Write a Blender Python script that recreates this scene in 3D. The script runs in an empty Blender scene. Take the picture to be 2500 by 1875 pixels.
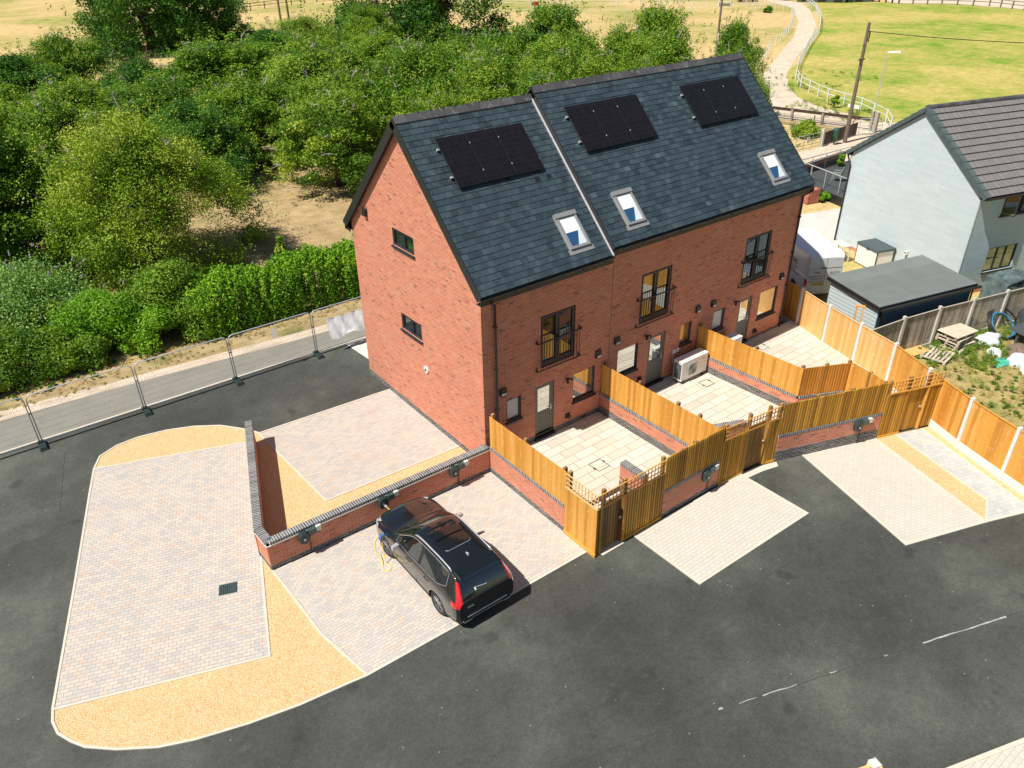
import bpy, math, random
import numpy as np
from mathutils import Vector, Matrix
R_=math.radians; PI=math.pi
random.seed(7); rng=np.random.default_rng(7)
scene=bpy.context.scene
COL=scene.collection
# ------------------------------------------------------------------ camera
cam=bpy.data.cameras.new('camera'); co=bpy.data.objects.new('camera',cam); COL.objects.link(co); scene.camera=co
CX,CY,CZ,YAW,PIT,ROL,FPX=-11.6282,-16.9657,15.7557,0.926348,0.545270,-0.014956,1877.846
f=Vector((math.cos(YAW)*math.cos(PIT),math.sin(YAW)*math.cos(PIT),-math.sin(PIT)))
r=f.cross(Vector((0,0,1))).normalized(); u=r.cross(f)
r2=math.cos(ROL)*r+math.sin(ROL)*u; u2=-math.sin(ROL)*r+math.cos(ROL)*u
M=Matrix((r2,u2,-f)).transposed().to_4x4(); M.translation=(CX,CY,CZ); co.matrix_world=M
cam.sensor_width=36; cam.lens=36*FPX/2500; cam.clip_start=.1; cam.clip_end=3000
# ------------------------------------------------------------------ light
SUN_EL=57.0; SX,SY=-.9987,.05           # horizontal direction towards the sun
w=bpy.data.worlds.new("World"); scene.world=w; w.use_nodes=True
nt=w.node_tree; sky=nt.nodes.new('ShaderNodeTexSky'); sky.sky_type='NISHITA'; sky.sun_disc=False
sky.sun_elevation=R_(SUN_EL); sky.sun_rotation=math.atan2(SX,SY); sky.air_density=1.0; sky.dust_density=.8
bg=nt.nodes['Background']; nt.links.new(sky.outputs[0],bg.inputs[0]); bg.inputs[1].default_value=.055
sl=bpy.data.lights.new('sun','SUN'); sl.energy=5.0; sl.angle=R_(.55); sl.color=(1,.95,.86)
so=bpy.data.objects.new('sun',sl); COL.objects.link(so)
ce=math.cos(R_(SUN_EL)); so.rotation_euler=Vector((SX*ce,SY*ce,math.sin(R_(SUN_EL)))).to_track_quat('Z','Y').to_euler()
so.location=(-20,0,40)
vs=scene.view_settings; vs.view_transform='Standard'; vs.look='None'; vs.gamma=1; vs.exposure=.30
# ------------------------------------------------------------------ node helpers
def newmat(name):
    m=bpy.data.materials.new(name); m.use_nodes=True; nt=m.node_tree
    b=nt.nodes['Principled BSDF']; return m,nt,b
def nd(nt,t,**k):
    n=nt.nodes.new(t)
    for a,v in k.items():
        if a.startswith('i_'):
            key=a[2:]; key=int(key) if key.isdigit() else key.replace('_',' ')
            n.inputs[key].default_value=v
        else: setattr(n,a,v)
    return n
def lk(nt,a,b): nt.links.new(a,b)
def ramp(nt,stops,interp='LINEAR'):
    n=nt.nodes.new('ShaderNodeValToRGB'); cr=n.color_ramp; cr.interpolation=interp
    while len(cr.elements)>1: cr.elements.remove(cr.elements[-1])
    cr.elements[0].position=stops[0][0]; cr.elements[0].color=(*stops[0][1],1)
    for p,c in stops[1:]:
        e=cr.elements.new(p); e.color=(*c,1)
    return n
def mixc(nt,fac,a,b,mode='MIX'):
    n=nt.nodes.new('ShaderNodeMix'); n.data_type='RGBA'; n.blend_type=mode
    for s,v in ((n.inputs[0],fac),(n.inputs[6],a),(n.inputs[7],b)):
        if hasattr(v,'links'): nt.links.new(v,s)
        elif isinstance(v,(int,float)): s.default_value=v
        else: s.default_value=(*v,1)
    return n.outputs[2]
def coords(nt,kind='UV',scale=(1,1,1),rot=0):
    tc=nt.nodes.new('ShaderNodeTexCoord'); mp=nt.nodes.new('ShaderNodeMapping')
    mp.inputs['Scale'].default_value=scale; mp.inputs['Rotation'].default_value=(0,0,rot)
    nt.links.new(tc.outputs[kind],mp.inputs[0]); return mp.outputs[0]
def noise(nt,vec,scale,detail=4,rough=.55,out='Fac'):
    n=nt.nodes.new('ShaderNodeTexNoise'); n.inputs['Scale'].default_value=scale; n.inputs['Detail'].default_value=detail
    n.inputs['Roughness'].default_value=rough; nt.links.new(vec,n.inputs['Vector']); return n.outputs[out]
def bump(nt,b,h,strength=.3,dist=.01):
    n=nt.nodes.new('ShaderNodeBump'); n.inputs['Strength'].default_value=strength; n.inputs['Distance'].default_value=dist
    nt.links.new(h,n.inputs['Height']); nt.links.new(n.outputs[0],b.inputs['Normal'])
def mth(nt,op,a,b=0):
    n=nt.nodes.new('ShaderNodeMath'); n.operation=op
    for s,v in ((n.inputs[0],a),(n.inputs[1],b)):
        if hasattr(v,'links'): nt.links.new(v,s)
        else: s.default_value=v
    return n.outputs[0]
def plain(name,c,rough=.5,metal=0,var=.12,scale=6,bmp=0,spec=None,coat=0):
    m,nt,b=newmat(name); v=coords(nt,'Object')
    n=noise(nt,v,scale,5); rr=ramp(nt,[(.25,tuple(x*(1-var) for x in c)),(.75,tuple(min(1,x*(1+var)) for x in c))])
    lk(nt,n,rr.inputs[0]); lk(nt,rr.outputs[0],b.inputs['Base Color'])
    b.inputs['Roughness'].default_value=rough; b.inputs['Metallic'].default_value=metal
    if spec is not None: b.inputs['Specular IOR Level'].default_value=spec
    if coat: b.inputs['Coat Weight'].default_value=coat; b.inputs['Coat Roughness'].default_value=.04
    if bmp: bump(nt,b,noise(nt,v,scale*8,3),bmp,.01)
    return m
def brickmat(name,stops,mortar,bw=.225,bh=.075,ms=.009,rot=0,kind='UV',dirt=.15,bmp=.5,off=.5,rough=.85,patch=None,efflo=0):
    m,nt,b=newmat(name); v=coords(nt,kind,rot=rot)
    # slight warp keeps the joints from being ruler straight
    t=nt.nodes.new('ShaderNodeTexBrick'); lk(nt,v,t.inputs['Vector'])
    t.offset=off; t.inputs['Scale'].default_value=1; t.inputs['Brick Width'].default_value=bw; t.inputs['Row Height'].default_value=bh
    t.inputs['Mortar Size'].default_value=ms; t.inputs['Mortar Smooth'].default_value=.15; t.inputs['Bias'].default_value=0
    t.inputs['Color1'].default_value=(0,0,0,1); t.inputs['Color2'].default_value=(1,1,1,1); t.inputs['Mortar'].default_value=(.5,.5,.5,1)
    rr=ramp(nt,stops); lk(nt,t.outputs['Color'],rr.inputs[0])
    n1=noise(nt,v,1.3,5); n2=noise(nt,v,14,3)
    c=mixc(nt,1.0,rr.outputs[0],mixc(nt,n1,(1-dirt,)*3,(1+dirt*.6,)*3),'MULTIPLY')
    c=mixc(nt,.5,c,mixc(nt,n2,(.8,.8,.8),(1.2,1.2,1.2)),'MULTIPLY')
    if patch:
        pr=ramp(nt,[(.55,(0,0,0)),(.72,(1,1,1))]); lk(nt,noise(nt,v,patch[1],3),pr.inputs[0])
        c=mixc(nt,mth(nt,'MULTIPLY',pr.outputs[0],patch[2]),c,patch[0])
    c=mixc(nt,t.outputs['Fac'],c,mortar)
    lk(nt,c,b.inputs['Base Color']); b.inputs['Roughness'].default_value=rough
    h=mth(nt,'SUBTRACT',mth(nt,'MULTIPLY',n2,.35),t.outputs['Fac']); bump(nt,b,h,bmp,.012)
    return m
def rndmat(name,stops,rough=.7,var=.25,nscale=(3,3,3),grain=None,bmp=.2,metal=0,spec=None,kind='Object'):
    """colour per board / tile / leaf from the face attribute rnd"""
    m,nt,b=newmat(name)
    a=nt.nodes.new('ShaderNodeAttribute'); a.attribute_name='rnd'
    rr=ramp(nt,stops); lk(nt,a.outputs['Fac'],rr.inputs[0]); c=rr.outputs[0]
    v=coords(nt,kind,scale=nscale); n=noise(nt,v,1,5)
    c=mixc(nt,1.0,c,mixc(nt,n,(1-var,)*3,(1+var,)*3),'MULTIPLY')
    if grain:
        g=ramp(nt,[(.58,(0,0,0)),(.7,(1,1,1))]); lk(nt,noise(nt,coords(nt,kind,scale=grain[1]),1,2),g.inputs[0])
        c=mixc(nt,mth(nt,'MULTIPLY',g.outputs[0],grain[2]),c,grain[0])
    lk(nt,c,b.inputs['Base Color']); b.inputs['Roughness'].default_value=rough; b.inputs['Metallic'].default_value=metal
    if spec is not None: b.inputs['Specular IOR Level'].default_value=spec
    if bmp: bump(nt,b,n,bmp,.01)
    return m
# ------------------------------------------------------------------ mesh builder
class MB:
    def __init__(s): s.v=[];s.f=[];s.m=[];s.uv=[];s.r=[]
    def face(s,pts,mat=0,uv=None,r=None):
        pts=[Vector(p) for p in pts]; i=len(s.v); s.v+=[tuple(p) for p in pts]; s.f.append(tuple(range(i,i+len(pts)))); s.m.append(mat)
        if uv is None:
            n=Vector((0,0,0))
            for k in range(len(pts)):
                a,b=pts[k],pts[(k+1)%len(pts)]; n+=a.cross(b)
            ax=max(range(3),key=lambda k:abs(n[k])*(1.0 if k!=2 else 1.001))
            uv=[(p.x,p.y) if ax==2 else ((p.y,p.z) if ax==0 else (p.x,p.z)) for p in pts]
        s.uv+=uv; s.r.append(random.random() if r is None else r)
    def hexa(s,c,mat=0,r=None,skip=''):
        # c: 8 corners 0-3 bottom ccw, 4-7 top
        if r is None: r=random.random()
        F={'b':(3,2,1,0),'t':(4,5,6,7),'f':(0,1,5,4),'r':(1,2,6,5),'k':(2,3,7,6),'l':(3,0,4,7)}
        for k,q in F.items():
            if k not in skip: s.face([c[i] for i in q],mat,None,r)
    def box(s,x0,x1,y0,y1,z0,z1,mat=0,r=None,skip=''):
        s.hexa([(x0,y0,z0),(x1,y0,z0),(x1,y1,z0),(x0,y1,z0),(x0,y0,z1),(x1,y0,z1),(x1,y1,z1),(x0,y1,z1)],mat,r,skip)
    def seg(s,a,b,t,z0,z1,mat=0,r=None,o=0,z0b=None,z1b=None):
        """upright slab from a to b (xy), thickness t, offset o to the left"""
        a=Vector(a[:2]);b=Vector(b[:2]); d=(b-a).normalized(); n=Vector((-d.y,d.x)); p=n*(o-t/2); q=n*(o+t/2)
        zb0=z0 if z0b is None else z0b; zb1=z1 if z1b is None else z1b
        L=(b-a).length
        c=[(*(a+p),z0),(*(b+p),zb0),(*(b+q),zb0),(*(a+q),z0),(*(a+p),z1),(*(b+p),zb1),(*(b+q),zb1),(*(a+q),z1)]
        if r is None: r=random.random()
        # metric uv along the run
        U=[0,L,L,0,0,L,L,0]
        for q_ in ((0,1,5,4),(2,3,7,6)):
            s.face([c[i] for i in q_],mat,[(U[i]+a.x,c[i][2]) for i in q_],r)
        for q_ in ((4,5,6,7),(3,2,1,0)):
            s.face([c[i] for i in q_],mat,[(U[i]+a.x,(0 if i in(0,1,4,5) else t)) for i in q_],r)
        for q_ in ((1,2,6,5),(3,0,4,7)):
            s.face([c[i] for i in q_],mat,[((0 if i in(0,1,4,5) else t),c[i][2]) for i in q_],r)
    def prism(s,poly,z0,z1,mat=0,side=None,r=None):
        A=sum(poly[i][0]*poly[(i+1)%len(poly)][1]-poly[(i+1)%len(poly)][0]*poly[i][1] for i in range(len(poly)))
        if A<0: poly=poly[::-1]
        s.face([(x,y,z1) for x,y in poly],mat,None,r)
        n=len(poly)
        for i in range(n):
            a,b=poly[i],poly[(i+1)%n]; L=math.dist(a,b)
            s.face([(*a,z0),(*b,z0),(*b,z1),(*a,z1)],mat if side is None else side,[(0,z0),(L,z0),(L,z1),(0,z1)],r)
    def tube(s,path,rad,n=8,mat=0,r=None,cap=True):
        path=[Vector(p) for p in path]
        rads=rad if isinstance(rad,(list,tuple)) else [rad]*len(path)
        if r is None: r=random.random()
        rings=[]; prev=None
        for i,p in enumerate(path):
            t=(path[min(i+1,len(path)-1)]-path[max(i-1,0)]); 
            if t.length<1e-9: t=Vector((0,0,1))
            t.normalize()
            if prev is None: a=Vector((0,0,1)) if abs(t.z)<.9 else Vector((1,0,0)); x=t.cross(a).normalized()
            else: x=(prev-t*prev.dot(t)).normalized()
            prev=x; y=t.cross(x)
            rings.append([p+(x*math.cos(2*PI*k/n)+y*math.sin(2*PI*k/n))*rads[i] for k in range(n)])
        base=len(s.v)
        for rg in rings: s.v+=[tuple(q) for q in rg]
        L=0
        for i in range(len(rings)-1):
            for k in range(n):
                k2=(k+1)%n
                s.f.append((base+i*n+k,base+i*n+k2,base+(i+1)*n+k2,base+(i+1)*n+k)); s.m.append(mat); s.r.append(r)
                s.uv+=[(k/n,i*.1),((k+1)/n,i*.1),((k+1)/n,i*.1+.1),(k/n,i*.1+.1)]
        if cap:
            for ring,fl in ((0,1),(len(rings)-1,0)):
                idx=[base+ring*n+k for k in range(n)]
                if fl: idx=idx[::-1]
                s.f.append(tuple(idx)); s.m.append(mat); s.r.append(r); s.uv+=[(0,0)]*n
    def cyl(s,a,b,rad,n=16,mat=0): s.tube([a,b],rad,n,mat)
    def lathe(s,prof,cx,cy,n=20,mat=0):
        b=len(s.v)
        for rr,z in prof:
            for k in range(n): s.v.append((cx+rr*math.cos(2*PI*k/n),cy+rr*math.sin(2*PI*k/n),z))
        for i in range(len(prof)-1):
            for k in range(n):
                k2=(k+1)%n; s.f.append((b+i*n+k,b+i*n+k2,b+(i+1)*n+k2,b+(i+1)*n+k)); s.m.append(mat); s.r.append(.5); s.uv+=[(0,0)]*4
    def mesh(s,name,mats,smooth=False):
        me=bpy.data.meshes.new(name); me.from_pydata(s.v,[],s.f)
        for m in (mats if isinstance(mats,(list,tuple)) else [mats]): me.materials.append(m)
        me.polygons.foreach_set('material_index',s.m)
        ul=me.uv_layers.new(name='UVMap'); ul.data.foreach_set('uv',[c for q in s.uv for c in q])
        at=me.attributes.new('rnd','FLOAT','FACE'); at.data.foreach_set('value',s.r)
        if smooth: me.polygons.foreach_set('use_smooth',[True]*len(s.f))
        me.update(); return me
    def build(s,name,mats,parent=None,smooth=False,loc=None,rz=0,merge=False):
        me=s.mesh(name,mats,smooth)
        if merge:
            import bmesh
            bm=bmesh.new(); bm.from_mesh(me); bmesh.ops.remove_doubles(bm,verts=bm.verts,dist=1e-5); bm.to_mesh(me); bm.free()
        return link(name,me,parent,loc,rz)
def link(name,me,parent=None,loc=None,rz=0):
    o=bpy.data.objects.new(name,me); COL.objects.link(o)
    if parent: o.parent=parent
    if loc: o.location=loc
    if rz: o.rotation_euler=(0,0,rz)
    return o
def tag(o,label=None,cat=None,group=None,kind=None):
    if label: o['label']=label
    if cat: o['category']=cat
    if group: o['group']=group
    if kind: o['kind']=kind
    return o
def thing(name,label,cat,loc=(0,0,0),rz=0,group=None):
    o=bpy.data.objects.new(name,None); COL.objects.link(o); o.location=loc; o.rotation_euler=(0,0,rz); o.empty_display_size=.3
    return tag(o,label,cat,group)
def dup(root,loc,rz=0,label=None,scale=None):
    c=root.copy(); COL.objects.link(c); c.location=loc; c.rotation_euler=(0,0,rz)
    if scale: c.scale=scale
    if label: c['label']=label
    for ch in list(root.children):
        d=ch.copy(); COL.objects.link(d); d.parent=c
        for g in ch.children:
            e=g.copy(); COL.objects.link(e); e.parent=d
    return c
def text(name,body,size,mat,parent,mtx,extr=.002,align='CENTER'):
    cu=bpy.data.curves.new(name,'FONT'); cu.body=body; cu.size=size; cu.extrude=extr; cu.align_x=align; cu.align_y='CENTER'
    t=bpy.data.objects.new('tmp',cu); COL.objects.link(t); bpy.context.view_layer.update()
    me=bpy.data.meshes.new_from_object(t.evaluated_get(bpy.context.evaluated_depsgraph_get())); bpy.data.objects.remove(t); bpy.data.curves.remove(cu)
    me.materials.clear(); me.materials.append(mat); me.transform(mtx); me.name=name
    return link(name,me,parent)
def sheet(name,poly,z,mat,label=None,kind='structure'):
    b=MB(); A=sum(poly[i][0]*poly[(i+1)%len(poly)][1]-poly[(i+1)%len(poly)][0]*poly[i][1] for i in range(len(poly)))
    if A<0: poly=poly[::-1]
    b.face([(x,y,z) for x,y in poly]); o=b.build(name,mat); o['kind']=kind
    if label: o['label']=label
    return o
# ------------------------------------------------------------------ materials
RED=[(0,(.28,.12,.08)),(.03,(.38,.15,.095)),(.08,(.54,.195,.115)),(.45,(.59,.225,.135)),(.8,(.63,.25,.155)),(.96,(.66,.30,.19)),(1,(.44,.24,.17))]
RED=[(p,(c[0]*.92,c[1]*.83,c[2]*.78)) for p,c in RED]
BLUEB=[(0,(.04,.04,.045)),(.5,(.08,.08,.088)),(1,(.16,.15,.145))]
m_brick=brickmat('red_brickwork',RED,(.68,.42,.32),ms=.0055,bmp=.2,dirt=.1,patch=((.50,.29,.20),1.1,.3))
m_blue=brickmat('blue_engineering_brick',BLUEB,(.50,.46,.40),ms=.0055,bmp=.25)
m_cope=rndmat('blue_coping_brick',[(0,(.06,.065,.075)),(1,(.15,.16,.175))],.6,.2,(8,8,8),spec=.5)
m_mortar=plain('pale_mortar',(.62,.58,.53),.9,0,.1)
PAV=[(0,(.46,.44,.42)),(.3,(.52,.475,.435)),(.6,(.56,.505,.45)),(.85,(.60,.52,.44)),(1,(.56,.44,.36))]
def pv(s,d=0): return [(p,tuple(x*s for x in c)) for p,c in PAV]
m_pavL=brickmat('brindle_block_paving',pv(.98),(.27,.23,.20),bw=.2,bh=.115,ms=.0045,rot=R_(20),kind='Object',dirt=.1,patch=((.42,.42,.44),.9,.35))
m_pavU=brickmat('brindle_block_paving_frontage',pv(.96),(.30,.26,.22),bw=.2,bh=.1,ms=.0042,rot=R_(10),kind='Object',dirt=.12,patch=((.42,.34,.30),.7,.4))
m_pavC=brickmat('brindle_block_paving_bay',pv(1.0),(.32,.28,.24),bw=.2,bh=.1,ms=.004,rot=0,kind='Object',dirt=.1,patch=((.46,.46,.48),.8,.3))
PB=[(0,(.54,.52,.46)),(.4,(.58,.54,.47)),(.8,(.60,.56,.48)),(1,(.61,.53,.43))]
m_pavB=brickmat('buff_block_paving',PB,(.40,.36,.30),bw=.2,bh=.12,ms=.0045,rot=0,kind='Object',dirt=.08)
m_pavB2=brickmat('buff_block_paving_angled',PB,(.42,.38,.32),bw=.2,bh=.11,ms=.0045,rot=R_(19.5),kind='Object',dirt=.08)
m_pavG=brickmat('grey_block_paving',[(0,(.44,.46,.455)),(.5,(.49,.51,.50)),(1,(.53,.54,.52))],(.36,.38,.375),bw=.2,bh=.16,ms=.004,rot=R_(19.5),kind='Object',dirt=.12)
m_slab=brickmat('sandstone_slabs',[(0,(.56,.51,.42)),(.5,(.61,.565,.48)),(1,(.64,.60,.53))],(.25,.18,.11),bw=.86,bh=.36,ms=.009,kind='Object',dirt=.06,bmp=.1,off=.37,patch=((.70,.62,.47),.9,.3))
m_kerb=plain('pale_concrete_edging',(.60,.55,.46),.85,0,.08,4)
m_conc=plain('white_concrete_post',(.72,.71,.68),.8,0,.08,5,.1)
m_cpad=plain('concrete_slab_pad',(.60,.57,.52),.85,0,.15,.8,.1)
m_wood=rndmat('orange_stained_timber',[(0,(.50,.21,.025)),(.35,(.60,.27,.038)),(.7,(.70,.36,.075)),(1,(.64,.29,.04))],.62,.22,(14,14,.9),grain=((.80,.52,.24),(9,9,7),.35),bmp=.15)
m_woodN=rndmat('pale_stained_timber',[(0,(.66,.34,.10)),(.5,(.74,.42,.15)),(1,(.78,.48,.20))],.62,.15,(14,14,.9),grain=((.86,.66,.42),(9,9,7),.35),bmp=.15)
m_woodD=rndmat('brown_stained_and_shaded_timber',[(0,(.20,.10,.025)),(.5,(.30,.16,.04)),(1,(.40,.22,.06))],.62,.25,(14,14,.9),grain=((.45,.27,.1),(9,9,9),.5),bmp=.2)
m_woodF=rndmat('shade_toned_featheredge',[(0,(.30,.14,.012)),(.5,(.48,.245,.022)),(1,(.66,.37,.05))],.62,.25,(14,14,.9),grain=((.22,.11,.03),(9,9,9),.45),bmp=.2)  # front fence timber, a darker copy of the orange with shade painted in
m_greyw=rndmat('weathered_grey_timber',[(0,(.24,.20,.16)),(.5,(.36,.31,.25)),(1,(.48,.43,.36))],.85,.3,(12,12,1.2),grain=((.62,.58,.52),(5,5,4),.4),bmp=.2)
m_pallet=rndmat('weathered_pallet_wood',[(0,(.40,.33,.24)),(1,(.62,.54,.42))],.85,.2,(5,5,5),bmp=.2)
m_ply=plain('weathered_plywood',(.58,.50,.38),.85,0,.16,2.5,.1)
m_darkp=rndmat('dark_picket_timber',[(0,(.07,.055,.045)),(1,(.16,.13,.11))],.85,.3,(12,12,1),bmp=.2)
m_black=plain('black_plastic',(.018,.019,.021),.4,0,.1)
m_fasc=plain('black_fascia_board',(.022,.024,.025),.45,0,.15,3)
m_anth=plain('anthracite_frame',(.026,.034,.045),.4,0,.08)
m_door=plain('grey_green_door',(.15,.155,.135),.5,0,.08)
m_balc=plain('blue_black_railing',(.03,.035,.055),.4,.3,.05)
m_white=plain('white_plastic',(.80,.79,.76),.4,0,.04)
m_cream=plain('off_white_plastic',(.62,.62,.58),.45,0,.05)
m_dkgrey=plain('charcoal_plastic',(.03,.05,.048),.32,0,.05)
m_metal=plain('galvanised_steel',(.50,.56,.60),.45,.35,.12,9)
m_metalp=plain('pale_metal',(.62,.65,.67),.4,.5,.08)
m_trimG=plain('skylight_grey_trim',(.33,.34,.34),.45,.3,.05)
m_blind=plain('white_blind',(.80,.84,.84),.6,0,.03)
m_frost=plain('frosted_white_glass',(.52,.55,.55),.12,0,.05)
m_cable=plain('yellow_cable',(.85,.62,.06),.5)
m_road=None
def glassmat(name,tint,mixf,base):
    m,nt,b=newmat(name); out=nt.nodes['Material Output']
    g=nd(nt,'ShaderNodeBsdfGlossy'); g.inputs['Roughness'].default_value=.015; g.inputs['Color'].default_value=(*tint,1)
    b.inputs['Base Color'].default_value=(*base,1); b.inputs['Roughness'].default_value=.05
    v=coords(nt,'Object'); bp=nd(nt,'ShaderNodeBump'); bp.inputs['Strength'].default_value=.04; bp.inputs['Distance'].default_value=.02
    lk(nt,noise(nt,v,1.6,1),bp.inputs['Height']); lk(nt,bp.outputs[0],g.inputs['Normal'])
    mx=nd(nt,'ShaderNodeMixShader'); mx.inputs[0].default_value=mixf; lk(nt,b.outputs[0],mx.inputs[1]); lk(nt,g.outputs[0],mx.inputs[2]); lk(nt,mx.outputs[0],out.inputs[0])
    return m
m_glass=glassmat('window_glass',(.92,.96,.95),.62,(.015,.02,.02))
m_glassU=glassmat('upper_window_glass',(.80,.95,1.0),.24,(.02,.022,.02))
m_skyg=glassmat('skylight_glass',(.75,.95,1.0),.42,(.02,.10,.24))
m_cglass=glassmat('car_glass',(.7,.8,.8),.16,(.006,.008,.009))
# slate
m_slate=rndmat('blue_grey_slate',[(0,(.022,.036,.046)),(.5,(.040,.064,.078)),(.88,(.056,.086,.102)),(1,(.08,.115,.13))],.48,.22,(2.5,2.5,2.5),grain=((.12,.15,.165),(9,9,9),.3),bmp=.25,spec=.5)
m_ridge=rndmat('dark_ridge_tile',[(0,(.055,.055,.06)),(1,(.10,.10,.105))],.7,.25,(5,5,5),grain=((.4,.4,.4),(6,6,6),.25))
m_solar,nt,b=newmat('black_solar_cells')
v=coords(nt,'UV'); t=nt.nodes.new('ShaderNodeTexBrick'); lk(nt,v,t.inputs['Vector']); t.offset=0
for k_,v_ in (('Scale',1),('Brick Width',.18),('Row Height',.18),('Mortar Size',.003)): t.inputs[k_].default_value=v_
t.inputs['Color1'].default_value=(.010,.009,.012,1); t.inputs['Color2'].default_value=(.014,.012,.015,1); t.inputs['Mortar'].default_value=(.028,.026,.03,1)
lk(nt,t.outputs['Color'],b.inputs['Base Color']); b.inputs['Roughness'].default_value=.22; b.inputs['Specular IOR Level'].default_value=.35
m_tile=rndmat('brown_concrete_tile',[(0,(.16,.15,.15)),(.5,(.172,.161,.16)),(1,(.185,.172,.17))],.8,.18,(6,6,6),bmp=.2)
m_tverge=plain('grey_green_verge_tile',(.075,.105,.108),.75,0,.2,4)
m_flat=brickmat('grey_roofing_felt',[(0,(.15,.17,.165)),(1,(.19,.21,.20))],(.22,.24,.235),bw=2.6,bh=1.02,ms=.008,kind='Object',dirt=.2,bmp=.05,off=.3)
m_rend=brickmat('pale_grey_painted_brick',[(0,(.49,.57,.60)),(1,(.54,.62,.65))],(.44,.52,.55),bw=.9,bh=.15,ms=.004,dirt=.05,bmp=.2)
m_rend_shade=brickmat('shade_toned_painted_brick',[(0,(.42,.54,.59)),(1,(.47,.59,.64))],(.32,.43,.47),bw=.9,bh=.15,ms=.006,dirt=.05,bmp=.35)  # the gable's painted brick again, darker and bluer with shade in its colour
m_clad=brickmat('white_board_cladding',[(0,(.50,.58,.61)),(1,(.54,.62,.65))],(.16,.21,.23),bw=30,bh=.16,ms=.012,dirt=.04,bmp=.5)
m_navy=plain('dark_blue_shed_side',(.06,.13,.19),.6,0,.1)
# ground materials
def tarmac():
    m,nt,b=newmat('dark_tarmac'); v=coords(nt,'Object')
    big=ramp(nt,[(.34,(.024,.025,.022)),(.50,(.038,.041,.036)),(.64,(.066,.070,.060))]); lk(nt,noise(nt,v,.16,6,.6),big.inputs[0])
    med=noise(nt,v,1.7,6,.65); fine=noise(nt,v,20,6,.85); sp=noise(nt,v,26,2,.5)
    c=mixc(nt,1,big.outputs[0],mixc(nt,med,(.68,.68,.69),(1.32,1.32,1.28)),'MULTIPLY')
    c=mixc(nt,1,c,mixc(nt,fine,(-.9,-.9,-.9),(2.9,2.9,2.9)),'MULTIPLY')
    st=ramp(nt,[(.70,(0,0,0)),(.78,(1,1,1))]); lk(nt,sp,st.inputs[0]); c=mixc(nt,mth(nt,'MULTIPLY',st.outputs[0],.35),c,(.22,.21,.18))
    gr=noise(nt,v,7,8,.9); c=mixc(nt,1,c,mixc(nt,gr,(-.1,-.1,-.1),(2.1,2.1,2.1)),'MULTIPLY')
    vo=nt.nodes.new('ShaderNodeTexVoronoi'); vo.inputs['Scale'].default_value=2.4; lk(nt,v,vo.inputs['Vector'])
    vr=ramp(nt,[(.0,(1,1,1)),(.045,(1,1,1)),(.06,(0,0,0))]); lk(nt,vo.outputs['Distance'],vr.inputs[0]); c=mixc(nt,mth(nt,'MULTIPLY',vr.outputs[0],.6),c,(.30,.28,.20))
    ol=ramp(nt,[(.66,(0,0,0)),(.74,(1,1,1))]); lk(nt,noise(nt,v,1.15,2,.4),ol.inputs[0]); c=mixc(nt,mth(nt,'MULTIPLY',ol.outputs[0],.45),c,(.014,.014,.014))
    # dusty scuffs
    sc=ramp(nt,[(.60,(0,0,0)),(.80,(1,1,1))]); lk(nt,noise(nt,coords(nt,'Object',scale=(.9,2.2,1),rot=R_(20)),.55,7,.7),sc.inputs[0])
    c=mixc(nt,mth(nt,'MULTIPLY',sc.outputs[0],.5),c,(.15,.15,.125))
    lk(nt,c,b.inputs['Base Color']); b.inputs['Roughness'].default_value=.8; bump(nt,b,fine,.5,.008); return m
def gravel():
    m,nt,b=newmat('golden_gravel'); v=coords(nt,'Object')
    vo=nt.nodes.new('ShaderNodeTexVoronoi'); vo.inputs['Scale'].default_value=52; lk(nt,v,vo.inputs['Vector'])
    sp=nd(nt,'ShaderNodeSeparateColor'); lk(nt,vo.outputs['Color'],sp.inputs[0])
    rr=ramp(nt,[(0,(.46,.28,.12)),(.12,(.66,.42,.18)),(.5,(.77,.52,.26)),(.85,(.82,.60,.35)),(1,(.78,.66,.50))]); lk(nt,sp.outputs[0],rr.inputs[0])
    c=mixc(nt,1,rr.outputs[0],mixc(nt,noise(nt,v,1.1,4),(.88,.86,.84),(1.08,1.06,1.04)),'MULTIPLY')
    e=ramp(nt,[(.3,(1,1,1)),(.75,(.45,.4,.35))]); lk(nt,vo.outputs['Distance'],e.inputs[0]); c=mixc(nt,.3,c,e.outputs[0],'MULTIPLY')
    lk(nt,c,b.inputs['Base Color']); b.inputs['Roughness'].default_value=.85
    bump(nt,b,mth(nt,'MULTIPLY',vo.outputs['Distance'],-1),.6,.02); return m
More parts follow.
